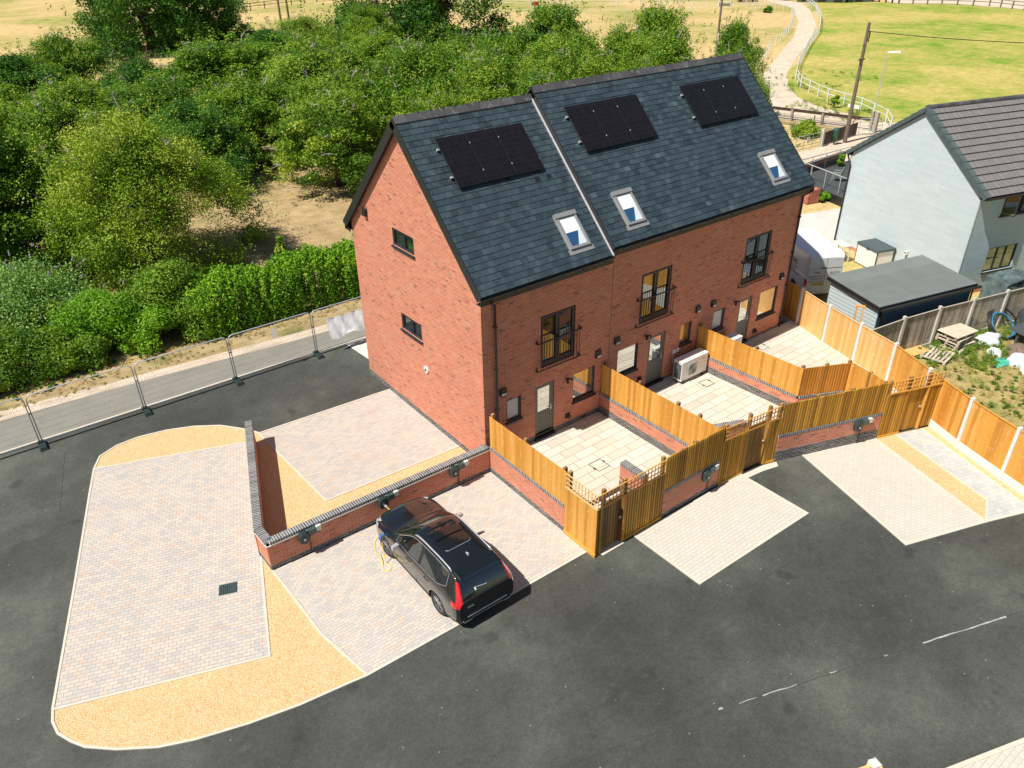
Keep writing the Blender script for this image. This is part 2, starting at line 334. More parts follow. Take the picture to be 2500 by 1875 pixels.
def grass(name,dry,green,dry2,scale=.05,thr=(.42,.60),fine=5,gy=0):
    m,nt,b=newmat(name); v=coords(nt,'Object')
    a=ramp(nt,[(.3,dry),(.7,dry2)]); lk(nt,noise(nt,v,.6,6,.65),a.inputs[0])
    g=ramp(nt,[(thr[0],(0,0,0)),(thr[1],(1,1,1))]); lk(nt,noise(nt,coords(nt,'Object',scale=(1,1,1)),scale,7,.62),g.inputs[0])
    gg=ramp(nt,[(.35,(0,0,0)),(.62,(1,1,1))]); lk(nt,noise(nt,v,fine*.35,6,.7),gg.inputs[0])
    fac=mth(nt,'MULTIPLY',g.outputs[0],mth(nt,'ADD',mth(nt,'MULTIPLY',gg.outputs[0],.75),.25))
    c=mixc(nt,fac,a.outputs[0],green)
    c=mixc(nt,1,c,mixc(nt,noise(nt,v,fine*4,3,.7),(.6,.6,.6),(1.4,1.4,1.4)),'MULTIPLY')
    c=mixc(nt,1,c,mixc(nt,noise(nt,coords(nt,'Object',scale=(1,1.6,1)),.9,4,.75),(.45,.47,.45),(1.5,1.48,1.5)),'MULTIPLY')
    lk(nt,c,b.inputs['Base Color']); b.inputs['Roughness'].default_value=.95; b.inputs['Specular IOR Level'].default_value=.1
    bump(nt,b,noise(nt,v,fine*2,4,.7),.6,.08); return m
m_tar=tarmac(); m_grav=gravel()
m_field=grass('sun_dried_pasture',(.52,.38,.17),(.22,.27,.045),(.64,.47,.23),.035,(.45,.60),1.2)
m_fieldG=grass('greener_pasture',(.40,.37,.09),(.15,.28,.02),(.60,.44,.17),.055,(.36,.60),.9)
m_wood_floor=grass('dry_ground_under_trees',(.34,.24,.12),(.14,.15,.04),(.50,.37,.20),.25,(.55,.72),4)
m_yard=grass('weedy_yard_ground',(.48,.37,.17),(.13,.22,.03),(.40,.33,.13),.8,(.48,.62),9)
m_verge=grass('dry_verge',(.40,.29,.14),(.17,.20,.04),(.52,.40,.22),.5,(.5,.65),9)
m_sand=grass('sandy_track',(.60,.49,.37),(.42,.33,.20),(.68,.57,.46),.3,(.55,.7),5)
m_path=plain('grey_footpath_surface',(.25,.235,.20),.85,0,.12,1.2,.1)
# ------------------------------------------------------------------ setting
sheet('ground',[(-500,-200),(700,-200),(700,800),(-500,800)],-.02,m_field)
sheet('greener_field',[(53,19),(58,28),(66,37),(80,43.5),(102,56),(131,75),(146,88),(152,80),(160,52),(165,10),(120,-10),(60,0)],-.012,m_fieldG)
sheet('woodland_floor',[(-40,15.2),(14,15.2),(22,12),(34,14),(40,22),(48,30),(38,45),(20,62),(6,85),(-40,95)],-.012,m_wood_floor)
sheet('yard_ground',[(15.9,-3.9),(24.6,-6.0),(60,-15),(60,-60),(0,-60),(9.2,-19.5),(12.6,-10.6),(13.6,-8.6)],-.010,m_yard)
sheet('road',[(-60,11.1),(17.6,11.1),(16.8,0),(12.75,-10.8),(10,-17),(6,-30),(0,-60),(-60,-60)],0,m_tar)
sheet('verge',[(-60,13.2),(30,12.4),(22,16.4),(-60,16.6)],-.004,m_verge)
sheet('sand_margin',[(-60,13.2),(-12.5,13.55),(-7.7,13.26),(-.6,12.6),(8,12.2),(8,12.9),(-.6,13.3),(-7.7,13.85),(-12.5,14.3),(-60,14.4)],0.0,m_sand)
sheet('footpath',[(-60,11.2),(20,11.1),(20,12.2),(-.6,12.62),(-7.7,13.28),(-12.5,13.56),(-60,13.4)],.004,m_path)
b=MB()
def strip(b,pts,wd,z0,z1,close=False):
    n=len(pts)
    for i in range(n if close else n-1): b.seg(pts[i],pts[(i+1)%n],wd,z0,z1)
KZ=0.0
def edging(name,pts,wd=.06,z=.022):
    """one mitred ribbon of edging"""
    global KZ; KZ+=.0011; z+=KZ
    P=[Vector(p) for p in pts]; L=[];Rr=[]
    for i,p in enumerate(P):
        a=(P[i]-P[i-1]).normalized() if i>0 else (P[1]-P[0]).normalized()
        c=(P[i+1]-P[i]).normalized() if i<len(P)-1 else a
        n1=Vector((-a.y,a.x));n2=Vector((-c.y,c.x)); n=(n1+n2).normalized(); k=wd/2/max(.4,n.dot(n1))
        L.append(p+n*k);Rr.append(p-n*k)
    b=MB()
    for i in range(len(P)-1):
        q=[Rr[i],Rr[i+1],L[i+1],L[i]]
        b.face([(*x,z) for x in q]); b.face([(*Rr[i],-.02),(*Rr[i+1],-.02),(*Rr[i+1],z),(*Rr[i],z)]); b.face([(*L[i+1],-.02),(*L[i],-.02),(*L[i],z),(*L[i+1],z)])
    for i,s in ((0,1),(len(P)-1,-1)): b.face([(*(L[i] if s>0 else Rr[i]),-.02),(*(Rr[i] if s>0 else L[i]),-.02),(*(Rr[i] if s>0 else L[i]),z),(*(L[i] if s>0 else Rr[i]),z)])
    o=b.build(name,m_kerb); o['kind']='structure'; return o
edging('footpath_kerb',[(-60,11.17),(-12.8,11.2),(-4.5,11.14),(1.35,10.98),(20,10.9)],.10,.03)
ISL=[(-10.43,8.2),(-10.1,8.84),(-9.48,9.16),(-8.73,9.22),(-7.8,9.03),(-6.95,8.67),(-6.16,8.12),(-5.53,7.32),(-5.20,6.75)]
ISB=[(-10.43,8.2),(-10.82,6.99),(-12.09,2.89),(-13.38,-1.15),(-13.46,-1.55),(-13.42,-1.95),(-13.22,-2.36),(-13.0,-2.70),(-12.45,-3.2),(-11.69,-3.72),(-10.97,-4.04),(-9.86,-4.39),(-8.74,-4.65),(-7.44,-4.83),(-7.1,-4.89)]
sheet('gravel_bed',ISL+[(-4.98,1.79),(0,1.62),(0,-.1),(-7.5,0),(-7.43,-3.06)]+ISB[::-1],.006,m_grav)
edging('island_kerb',ISL[::-1]+ISB[1:]+[(-4,-4.96),(0,-5.0)])
sheet('block_paving_left',[(-10.43,8.2),(-5.75,6.45),(-7.5,.72),(-8.76,-2.87),(-13.36,-1.25),(-12.09,2.89),(-10.82,6.99)],.012,m_pavL)
edging('paving_edge_top',[(-10.43,8.2),(-5.79,6.49)]); edging('paving_edge_bottom',[(-13.38,-1.2),(-8.76,-2.87),(-7.58,.66)])
sheet('block_paving_frontage',[(-5.23,6.75),(-.01,6.44),(-.01,1.61),(-4.98,1.79)],.012,m_pavU)
edging('frontage_edge',[(-.01,6.44),(-5.23,6.75),(-4.98,1.79),(-.01,1.61)])
sheet('block_paving_car_bay',[(-7.53,-.1),(0,-.15),(0,-4.98),(-4,-4.94),(-7.1,-4.87),(-7.43,-3.06)],.012,m_pavC)
edging('car_bay_edge',[(-7.53,-.1),(-7.43,-3.06),(-7.1,-4.87)])
sheet('block_paving_middle_bay',[(1.53,-5.36),(1.57,-7.86),(6.41,-7.95),(6.36,-5.42)],.012,m_pavB)
edging('middle_bay_edge',[(1.53,-5.36),(1.57,-7.86),(6.41,-7.95),(6.36,-5.44)])
sheet('block_paving_end_bay',[(8.87,-6.08),(7.47,-10.52),(10.28,-11.47),(11.66,-7.03)],.012,m_pavB2)
sheet('gravel_strip',[(11.66,-7.05),(12.46,-7.33),(13.9,-7.85),(12.72,-10.8),(12.2,-12.2),(10.28,-11.47)],.006,m_grav)
sheet('grey_side_path',[(12.45,-7.35),(13.50,-7.76),(12.42,-10.7),(11.92,-12.06),(10.28,-11.47),(11.28,-11.03)],.012,m_pavG)
edging('end_bay_edge',[(8.87,-6.08),(7.47,-10.52),(10.28,-11.47),(12.2,-12.2)],.08); edging('gravel_strip_edge',[(11.66,-7.05),(10.28,-11.47),(11.31,-11.03),(12.46,-7.36)],.06,.026)
edging('side_path_edge',[(13.50,-7.76),(12.42,-10.7),(11.95,-12.0)],.05)
sheet('frontage_path',[(.35,10.9),(.5,8.9),(5,8.4),(17.4,8.4),(17.4,10.9)],.012,m_cpad)
sheet('parking_bay_bottom',[(.9,-14.5),(1.8,-14.82),(3.57,-15.42),(8,-16.9),(7,-22),(-1,-20)],.012,m_pavB)
edging('parking_bay_edge',[(.9,-14.5),(1.8,-14.8),(3.57,-15.4),(8,-16.9)],.1)
sheet('gate_threshold',[(6.4,-5.5),(7.35,-5.6),(7.85,-5.75),(7.7,-5.95),(7.1,-5.80),(6.4,-5.72)],.016,m_kerb)
sheet('gate_threshold',[(.22,-5.2),(1.08,-5.2),(1.08,-5.42),(.22,-5.42)],.016,m_kerb)
# worn line marks and seams in the tarmac
m_mark=plain('worn_chalk_line',(.36,.38,.37),.9,0,.3,9); m_seam=plain('tarmac_seam',(.042,.043,.041),.9,0,.1)
def marks(name,segs,mat,label):
    b=MB()
    for a,c,wd in segs:
        a=Vector(a);c=Vector(c); n=max(2,int((c-a).length/.22)); d=(c-a).normalized(); nn=Vector((-d.y,d.x)); pr=None
        for i in range(n+1):
            p=a.lerp(c,i/n)+nn*random.uniform(-.012,.012); hw=wd/2*random.uniform(.35,1.1)
            cur=(p+nn*hw,p-nn*hw)
            if pr: b.face([(*pr[1],.004),(*cur[1],.004),(*cur[0],.004),(*pr[0],.004)])
            pr=cur
    o=b.build(name,mat); o['kind']='structure'
marks('line_marking',[((-1.11,-10.74),(-1.0,-10.78),.06),((-.6,-10.93),(-.15,-11.09),.02),((0,-11.14),(.89,-11.45),.035),((1.80,-11.75),(1.98,-11.81),.035),((3.3,-12.27),(3.4,-12.3),.04),((4.43,-12.65),(6.95,-13.54),.05)],m_mark,'')
marks('tarmac_joint',[((-14.5,-2.2),(-16,-9),.03),((-7,-9),(-1.2,-10.7),.02),((.9,-11.46),(4.4,-12.64),.02),((7,-13.56),(9,-14.2),.02),((-11,9.9),(-11.8,6.5),.02),((-4,-8.3),(4.5,-8.9),.018)],m_seam,'')
# sand tracks
TL=[(52,18.4),(50.34,26.63),(68.63,40.61),(81.21,47.75),(97.49,56.99),(113.98,67.67),(131.74,81.23),(142.04,95.56),(150,112)]
TR=[(54,17.5),(57.0,22.4),(57.62,26.01),(60.11,30.15),(63.94,33.87),(70.59,38.85),(81.76,45.36),(96.18,53.24),(112.06,62.99),(131.32,77.24),(141.16,85.91),(146,95),(156,112)]
sheet('dirt_track',TL+TR[::-1],-.002,m_sand)
sheet('dirt_yard',[(28,8.6),(34.6,12.6),(41,12.9),(52,14),(58,17),(54,20.5),(50.5,19.0),(44.9,17.3),(41.5,17.6),(38,16.8),(33,12.5),(24,11.5)],-.004,m_sand)
sheet('far_lane',[(154,73),(160.8,65.7),(159,49),(175,45),(178,70),(160,80)],-.004,m_sand)
sheet('concrete_pad',[(17.8,1),(29.3,5.0),(33.5,7.6),(29.7,8.7),(24,10.0),(17.8,10)],.004,m_cpad)
# ------------------------------------------------------------------ brick terrace
L1,LX,WY,OV,OG=5.15,15.885,8.08,.26,.158
EAV,RID=6.387,10.655; DZ=.235; TH=.16
SLP=math.atan2(RID-EAV,WY/2+OV); CS,SN=math.cos(SLP),math.sin(SLP)
house=thing('brick_terrace','red brick terrace of three houses with a stepped slate roof and solar panels','building')
def wall_holes(b,plane,a0,a1,z0,z1,holes,pos,depth,mat=0,top=None,outer=-1):
    """wall face on a plane with rectangular openings and their reveals. plane 'y': a=x ; plane 'x': a=y. depth>0 goes inwards"""
    def P(a,z,d=0): return (a,pos+d,z) if plane=='y' else (pos+d,a,z)
    zs=sorted({z0,z1,*[h[2] for h in holes],*[h[3] for h in holes]}); xs=sorted({a0,a1,*[h[0] for h in holes],*[h[1] for h in holes]})
    for i in range(len(xs)-1):
        for j in range(len(zs)-1):
            cx=(xs[i]+xs[i+1])/2; cz=(zs[j]+zs[j+1])/2
            if any(h[0]<cx<h[1] and h[2]<cz<h[3] for h in holes): continue
            q=[P(xs[i],zs[j]),P(xs[i+1],zs[j]),P(xs[i+1],zs[j+1]),P(xs[i],zs[j+1])]
            b.face(q if plane=='y' else q[::-1],mat)
    for h in holes:
        x0,x1,c0,c1=h[:4]
        b.face([P(x0,c0),P(x0,c0,depth),P(x0,c1,depth),P(x0,c1)],mat); b.face([P(x1,c0,depth),P(x1,c0),P(x1,c1),P(x1,c1,depth)],mat)
        b.face([P(x0,c1),P(x0,c1,depth),P(x1,c1,depth),P(x1,c1)],mat); b.face([P(x0,c0,depth),P(x0,c0),P(x1,c0),P(x1,c0,depth)],mat)
# openings on the garden side: (x0,x1,z0,z1,kind)
OP=[(.88,1.49,1.46,2.33,'small'),(2.08,2.92,.24,2.37,'door'),(3.77,4.80,1.12,2.28,'big'),(2.31,3.79,3.02,4.92,'french'),
    (5.88,6.92,1.36,2.47,'big'),(7.46,8.36,.36,2.50,'door'),(9.20,9.83,1.54,2.45,'small2'),(6.84,8.36,3.20,5.13,'french'),
    (11.08,11.78,1.54,2.42,'small'),(12.66,13.50,.36,2.45,'door'),(14.02,15.20,1.18,2.42,'big'),(12.52,14.12,3.13,5.10,'french')]
GOP=[(3.66,5.02,6.40,7.02),(3.60,4.95,3.28,3.92)]
ZP=.42
bw=MB()
wt=EAV-.12
# garden elevation: z above plinth
wall_holes(bw,'y',0,L1,ZP,wt,[o[:4] for o in OP[:4] if o[4]!='door']+[(OP[1][0],OP[1][1],ZP,OP[1][3])],0,.11)
wall_holes(bw,'y',L1,LX,ZP,wt+DZ,[o[:4] for o in OP[4:] if o[4]!='door']+[(o[0],o[1],ZP,o[3]) for o in OP[4:] if o[4]=='door'],0,.11)
wall_holes(bw,'x',0,WY,.21,wt,[g for g in GOP if g[3]<wt],0,.11)
# gable triangle with window (upper) built as strips
def gz(y): return RID-TH/CS-.02-abs(y-WY/2)*math.tan(SLP)
g=GOP[0]
def gpoly(pts,x=0,fl=False):
    q=[(x,y,z) for y,z in pts]; bw.face(q[::-1] if fl else q,0)
yl=WY/2-(gz(WY/2)-wt)/math.tan(SLP); yr=WY-yl
gpoly([(0,wt),(0,wt),(g[0],wt),(g[0],gz(g[0])),(0,gz(0))][1:],fl=False)
gpoly([(g[0],g[3]),(g[1],g[3]),(g[1],gz(g[1])),(WY/2,gz(WY/2)),(g[0],gz(g[0]))])
gpoly([(g[0],wt),(g[1],wt),(g[1],g[2]),(g[0],g[2])]); gpoly([(g[1],wt),(WY,wt),(WY,gz(WY)),(g[1],gz(g[1]))])
for q in ([(0,g[0],g[2]),(.11,g[0],g[2]),(.11,g[0],g[3]),(0,g[0],g[3])],[(.11,g[1],g[2]),(0,g[1],g[2]),(0,g[1],g[3]),(.11,g[1],g[3])],[(0,g[0],g[2]),(0,g[1],g[2]),(.11,g[1],g[2]),(.11,g[0],g[2])],[(0,g[0],g[3]),(.11,g[0],g[3]),(.11,g[1],g[3]),(0,g[1],g[3])]): bw.face(q,0)
# far gable and front wall
bw.face([(LX,0,.2),(LX,WY,.2),(LX,WY,wt+DZ),(LX,WY/2,gz(WY/2)+DZ),(LX,0,wt+DZ)],0)
FOP=[]
for k,x0 in enumerate((.4,5.6,11.0)):
    FOP+=[(x0+.3,x0+1.3,.35,2.4),(x0+2.2,x0+4.0,1.1,2.4),(x0+.4,x0+1.6,3.5,4.8),(x0+2.5,x0+3.9,3.5,4.8)]
wall_holes(bw,'y',0,LX,.2,wt,FOP,WY,-.11)
bw.face([(L1,WY,wt),(LX,WY,wt),(LX,WY,wt+DZ),(L1,WY,wt+DZ)],0)
bw.build('wall',m_brick,house)
bw=MB()
wall_holes(bw,'y',-.006,L1,0,ZP,[(OP[1][0],OP[1][1],.24,ZP)],-.006,.11); wall_holes(bw,'y',L1,LX,0,ZP,[(o[0],o[1],.36,ZP) for o in OP[4:] if o[4]=='door'],-.006,.11)
bw.face([(-.006,WY,0),(-.006,-.006,0),(-.006,-.006,.21),(-.006,WY,.21)]); bw.face([(-.006,WY,.21),(-.006,-.006,.21),(0,-.006,.21),(0,WY,.21)])
bw.face([(0,-.006,ZP),(LX,-.006,ZP),(LX,0,ZP),(0,0,ZP)]); bw.face([(LX+.006,0,0),(LX+.006,WY,0),(LX+.006,WY,.21),(LX+.006,0,.21)]); bw.face([(LX,WY+.006,0),(0,WY+.006,0),(0,WY+.006,.21),(LX,WY+.006,.21)])
for x in (4.2,9.0,14.6): bw.box(x,x+.22,-.012,0,.30,.37,1)
bw.build('plinth',[m_blue,m_black],house)
# interior floors and dividing walls so that light does not leak through
b=MB()
for z in (.22,2.9,5.6): b.box(.2,LX-.2,.2,WY-.2,z-.1,z)
for x in (L1,10.5): b.box(x-.1,x+.1,.2,WY-.2,.3,5.5)
b.box(.2,LX-.2,4,4.1,.3,5.5); b.build('inner_floors',m_cream,house)
def win_y(o,frame,glass,y=0,tw=.055,mull=None,trans=None,sill=True,sash=.0,parent=house,name='window'):
    x0,x1,z0,z1=o[:4]; d0=y+.045;d1=y+.105; b=MB()
    def bar(a0,a1,c0,c1,e=0): b.box(a0,a1,d0-e,d1,c0,c1)
    bar(x0,x0+tw,z0,z1);bar(x1-tw,x1,z0,z1);bar(x0+tw,x1-tw,z0,z0+tw);bar(x0+tw,x1-tw,z1-tw,z1)
    for m in (mull or []): bar(m-tw*.6,m+tw*.6,z0+tw,z1-tw,.004)
    for t in (trans or []): bar(x0+tw,x1-tw,t-tw*.5,t+tw*.5,.002)
    fr=b.build(name,frame,parent)
    b=MB(); b.box(x0+tw,x1-tw,d1-.03,d1-.01,z0+tw,z1-tw); b.build('pane',glass,fr)
    if sill:
        b=MB(); b.box(x0-.04,x1+.04,y-.07,y+.06,z0-.055,z0-.002); b.build('sill',m_black,fr)
    return fr
def door_y(o,y=0):
    x0,x1,z0,z1=o[:4]; tw=.065; d0,d1=y+.04,y+.105; b=MB()
    b.box(x0,x0+tw,d0,d1,z0,z1);b.box(x1-tw,x1,d0,d1,z0,z1);b.box(x0+tw,x1-tw,d0,d1,z1-tw,z1);b.box(x0-.02,x1+.02,y-.09,y+.10,z0-.05,z0+.06,1)
    fr=b.build('door',[m_door,m_black],house); gz0=z0+1.03; st=.085
    b=MB(); a0,a1=x0+tw,x1-tw
    b.box(a0,a0+st,d0+.008,d1-.01,z0+.06,z1-tw);b.box(a1-st,a1,d0+.008,d1-.01,z0+.06,z1-tw);b.box(a0+st,a1-st,d0+.008,d1-.01,z1-tw-st,z1-tw)
    b.box(a0+st,a1-st,d0+.008,d1-.01,gz0-.06,gz0);b.box(a0+st,a1-st,d0+.008,d1-.01,z0+.06,z0+.16)
    n=6; wv=(a1-a0-2*st)/n
    for k in range(n): b.box(a0+st+k*wv+.005,a0+st+(k+1)*wv-.005,d0+.02,d1-.015,z0+.16,gz0-.06)
    b.build('door_leaf',m_door,fr)
    b=MB(); b.box(a0+st,a1-st,d0+.03,d0+.04,gz0,z1-tw-st); b.build('pane',m_glass,fr)
    b=MB(); b.box(a1-.07,a1-.035,d0-.008,d0+.008,gz0-.05,gz0+.17); b.box(a1-.15,a1-.035,d0-.045,d0-.028,gz0+.03,gz0+.05); b.build('handle',m_metalp,fr)
def french(o,y=0):
    x0,x1,z0,z1=o[:4]; xm=(x0+x1)/2
    fr=win_y((x0,x1,z0,z1),m_anth,m_glassU,y,.06,[xm],None,False,name='french_window')
    b=MB()
    for s0,s1 in ((x0+.06,xm-.036),(xm+.036,x1-.06)):
        e=.055
        for q in ((s0,s0+e,z0+.06,z1-.06),(s1-e,s1,z0+.06,z1-.06),(s0+e,s1-e,z0+.06,z0+.20),(s0+e,s1-e,z1-.06-e,z1-.06)): b.box(q[0],q[1],y+.03,y+.07,q[2],q[3])
    b.box(xm-.05,xm-.035,y+.0,y+.03,z0+.8,z0+1.05);b.box(xm+.035,xm+.05,y+.0,y+.03,z0+.8,z0+1.05)
    b.build('sash',m_anth,fr)
    # rail
    b=MB(); a0,a1=xm-.95,xm+.95; yy=y-.13
    for z in (z0+1.02,z0-.01):
        b.tube([(a0,y-.0,z),(a0+.02,yy,z),(a1-.02,yy,z),(a1,y,z)],.02 if z<z0+.5 else .026,8)
    n=15
    for k in range(n): 
        x=a0+.12+(a1-a0-.24)*k/(n-1); b.tube([(x,yy,z0-.01),(x,yy,z0+1.02)],.011,5)
    for x in (a0+.05,a1-.05): b.box(x-.03,x+.03,y-.012,y+.002,z0+.94,z0+1.10); b.box(x-.03,x+.03,y-.012,y+.002,z0-.09,z0+.07)
    b.build('juliet_balcony',m_balc,house)
for o in OP:
    if o[4]=='door': door_y(o)
    elif o[4]=='french': french(o)
    elif o[4]=='small': win_y(o,m_anth,m_frost,tw=.07)
    else: win_y(o,m_anth,m_glass)
# gable windows
for g in GOP:
    y0,y1,z0,z1=g; ym=(y0+y1)/2; b=MB(); tw=.05
    for q in ((y0,y0+tw,z0,z1),(y1-tw,y1,z0,z1),(y0+tw,y1-tw,z0,z0+tw),(y0+tw,y1-tw,z1-tw,z1),(ym-.05,ym+.05,z0+tw,z1-tw)): b.box(.04,.105,q[0],q[1],q[2],q[3])
    for q in ((y0+tw,ym-.05),(ym+.05,y1-tw)):
        for k in ((q[0],q[0]+.03,z0+tw,z1-tw),(q[1]-.03,q[1],z0+tw,z1-tw),(q[0]+.03,q[1]-.03,z1-tw-.03,z1-tw),(q[0]+.03,q[1]-.03,z0+tw,z0+tw+.03)): b.box(.025,.07,*k)
    fr=b.build('window',m_anth,house)
    b=MB(); b.box(.075,.09,y0+tw,y1-tw,z0+tw,z1-tw); b.build('pane',m_glassU,fr)
    b=MB(); b.box(-.07,.06,y0-.05,y1+.05,z0-.06,z0-.002); b.build('sill',m_anth,fr)
for o in FOP:
    x0,x1,z0,z1=o; b=MB(); b.box(x0,x1,WY-.10,WY-.06,z0,z1); fr=b.build('window',m_glass,house)
    b=MB(); 
    for q in ((x0,x0+.06,z0,z1),(x1-.06,x1,z0,z1),(x0+.06,x1-.06,z0,z0+.06),(x0+.06,x1-.06,z1-.06,z1)): b.box(q[0],q[1],WY-.06,WY-.02,q[2],q[3])
    b.build('frame',m_anth,fr)
# --- roof
def rp(x,s,n=0,side=0,dz=0):
    """point on the roof: x, distance s up the slope from the eave, n above the slate"""
    y=-OV+s*CS-n*SN; z=EAV+s*SN+n*CS+dz
    return (x,y if side==0 else WY-y,z)
SL=(WY/2+OV)/CS
def slates(b,x0,x1,dz,side,rh=.205,sw=.25):
    n=int(round(SL/rh)); rh=SL/n
    for j in range(n):
        off=(j%2)*.5*sw; k0=int(math.floor(-1)); x=x0-off
        while x<x1-.001:
            wd=sw*random.uniform(.97,1.03); a=max(x,x0);c=min(x+wd-.006,x1); x+=wd
            if c-a<.02: continue
            h0=.016+random.uniform(0,.006); h1=.003
            s0=j*rh-.008+random.uniform(-.004,.004); s1=min((j+1)*rh+.02,SL)
            P=[rp(a,s0,h0,side,dz),rp(c,s0,h0+random.uniform(-.002,.003),side,dz),rp(c,s1,h1,side,dz),rp(a,s1,h1,side,dz)]
            rr=min(1,max(0,random.gauss(.42,.2)))
            if side: P=P[::-1]
            b.face(P,0,None,rr)
            Q=[rp(a,s0,-.004,side,dz),rp(c,s0,-.004,side,dz),rp(c,s0,h0,side,dz),rp(a,s0,h0,side,dz)]
            if side: Q=Q[::-1]
            b.face(Q,0,None,0)
def roofpart(x0,x1,dz,ends):
    b=MB()
    for side in (0,1): slates(b,x0,x1,dz,side)
    rf=b.build('roof',m_slate,house)
    b=MB()
    # deck under the slates (closed wedge each side)
    for side in (0,1):
        c=[rp(x0,0,-TH,side,dz),rp(x1,0,-TH,side,dz),rp(x1,SL,-TH,side,dz),rp(x0,SL,-TH,side,dz),rp(x0,0,-.001,side,dz),rp(x1,0,-.001,side,dz),rp(x1,SL,-.001,side,dz),rp(x0,SL,-.001,side,dz)]
        b.hexa(c)
    b.build('roof_deck',m_fasc,rf)
    b=MB()
    x=x0
    while x<x1-.01:
        c=min(x+.45,x1); zt=RID+dz; h=.035+random.uniform(0,.006)
        for s in (-1,1):
            pts=[(x+.004,WY/2,zt+.085+h*.2),(c-.004,WY/2,zt+.085+h*.2),(c-.004,WY/2+s*.16,zt-.10),(x+.004,WY/2+s*.16,zt-.10)]
            b.face(pts if s<0 else pts[::-1]); q=[(p[0],p[1],p[2]-.03) for p in pts]
            b.face([pts[3],pts[2],q[2],q[3]]); b.face([pts[0],pts[3],q[3],q[0]]); b.face([pts[1],pts[2],q[2],q[1]][::-1])
        b.box(c-.02,c+.02,WY/2-.02,WY/2+.02,zt+.085,zt+.105,1)
        x=c
    b.build('ridge_tiles',[m_ridge,m_black],rf)
    # fascia, soffit, gutter
    for side in (0,1):
        b=MB()
        y0,y1=(-OV-.0,-OV+.025) if side==0 else (WY+OV-.025,WY+OV)
        b.box(x0,x1,y0,y1,EAV+dz-.30,EAV+dz-.03)
        b.box(x0,x1,-OV+.025 if side==0 else WY,0 if side==0 else WY+OV-.025,EAV+dz-.30,EAV+dz-.28)
        b.build('fascia',m_fasc,rf)
    for side in (0,1):
        b=MB()
        yc=-OV-.06 if side==0 else WY+OV+.06; z=EAV+dz-.06; n=8
        for k in range(n):
            t0,t1=PI+PI*k/n,PI+PI*(k+1)/n
            b.face([(x0,yc+.055*math.cos(t0),z+.055*math.sin(t0)),(x1,yc+.055*math.cos(t0),z+.055*math.sin(t0)),(x1,yc+.055*math.cos(t1),z+.055*math.sin(t1)),(x0,yc+.055*math.cos(t1),z+.055*math.sin(t1))])
        x=x0+.3
        while x<x1: b.box(x-.015,x+.015,yc-.062,yc+.062,z-.065,z-.02); x+=.9
        b.build('gutter',m_black,rf)
    return rf
rA=roofpart(-OG,L1-.03,0,1); rB=roofpart(L1-.0,LX+OG*.6,DZ,1)
def prot(b,x0,x1,s0,s1,n0,n1,dz,mat=0,side=0):
    c=[rp(x0,s0,n0,side,dz),rp(x1,s0,n0,side,dz),rp(x1,s1,n0,side,dz),rp(x0,s1,n0,side,dz),rp(x0,s0,n1,side,dz),rp(x1,s0,n1,side,dz),rp(x1,s1,n1,side,dz),rp(x0,s1,n1,side,dz)]
    b.hexa(c,mat)
for side in (0,1):
    b=MB(); prot(b,-OG-.03,-OG-.001,-.03,SL-.03*side,-.24,.035,0,0,side); prot(b,-OG-.001,-.002,.02,SL-.17,-TH-.012,-TH-.002,0,0,side); b.build('bargeboard',m_fasc,house)
    b=MB(); prot(b,LX+OG*.6+.001,LX+OG*.6+.03,-.03,SL-.03*side,-.24,.035,DZ,0,side); b.build('bargeboard',m_fasc,house)
b=MB()
prot(b,L1-.10,L1-.045,-.04,SL-.12,.018,.05,0,0,0); prot(b,L1-.10,L1-.045,-.04,SL-.12,.018,.05,0,0,1)
b.build('step_flashing',plain('pale_lead_flashing',(.62,.62,.63),.45,.2,.15,6),house)
b=MB()
for side in (0,1): prot(b,L1-.028,L1-.001,-.02,SL-.02*side,-.30,.03,DZ,0,side)
b.build('step_verge',m_fasc,house)
# solar arrays
def solar(x0,x1,dz):
    wd=(x1-x0)/3
    b=MB()
    for s in (3.78,4.75): prot(b,x0-.07,x1+.05,s,s+.04,.03,.075,dz)
    par=b.build('solar_array',m_metalp,house)
    for k in range(3):
        a,c=x0+k*wd+.008,x0+(k+1)*wd-.008; s0,s1=3.40,5.12; n0,n1=.085,.125
        b=MB(); prot(b,a,c,s0,s1,n0,n1-.002,dz,1)
        P=[rp(a+.01,s0+.01,n1,0,dz),rp(c-.01,s0+.01,n1,0,dz),rp(c-.01,s1-.01,n1,0,dz),rp(a+.01,s1-.01,n1,0,dz)]
        b.face(P,0,[(0,0),(c-a,0),(c-a,s1-s0),(0,s1-s0)]); b.build('solar_panel',[m_solar,m_black],par)
    b=MB()
    for k in (1,2):
        for s in (3.8,4.77): prot(b,x0+k*wd-.012,x0+k*wd+.012,s-.02,s+.03,.10,.135,dz)
    for s in (3.78,4.75): prot(b,x0-.09,x0-.03,s-.01,s+.05,.03,.10,dz); 
    b.build('clamp',m_metalp,par)
solar(.82,4.12,0); solar(5.93,9.31,DZ); solar(11.57,14.95,DZ)
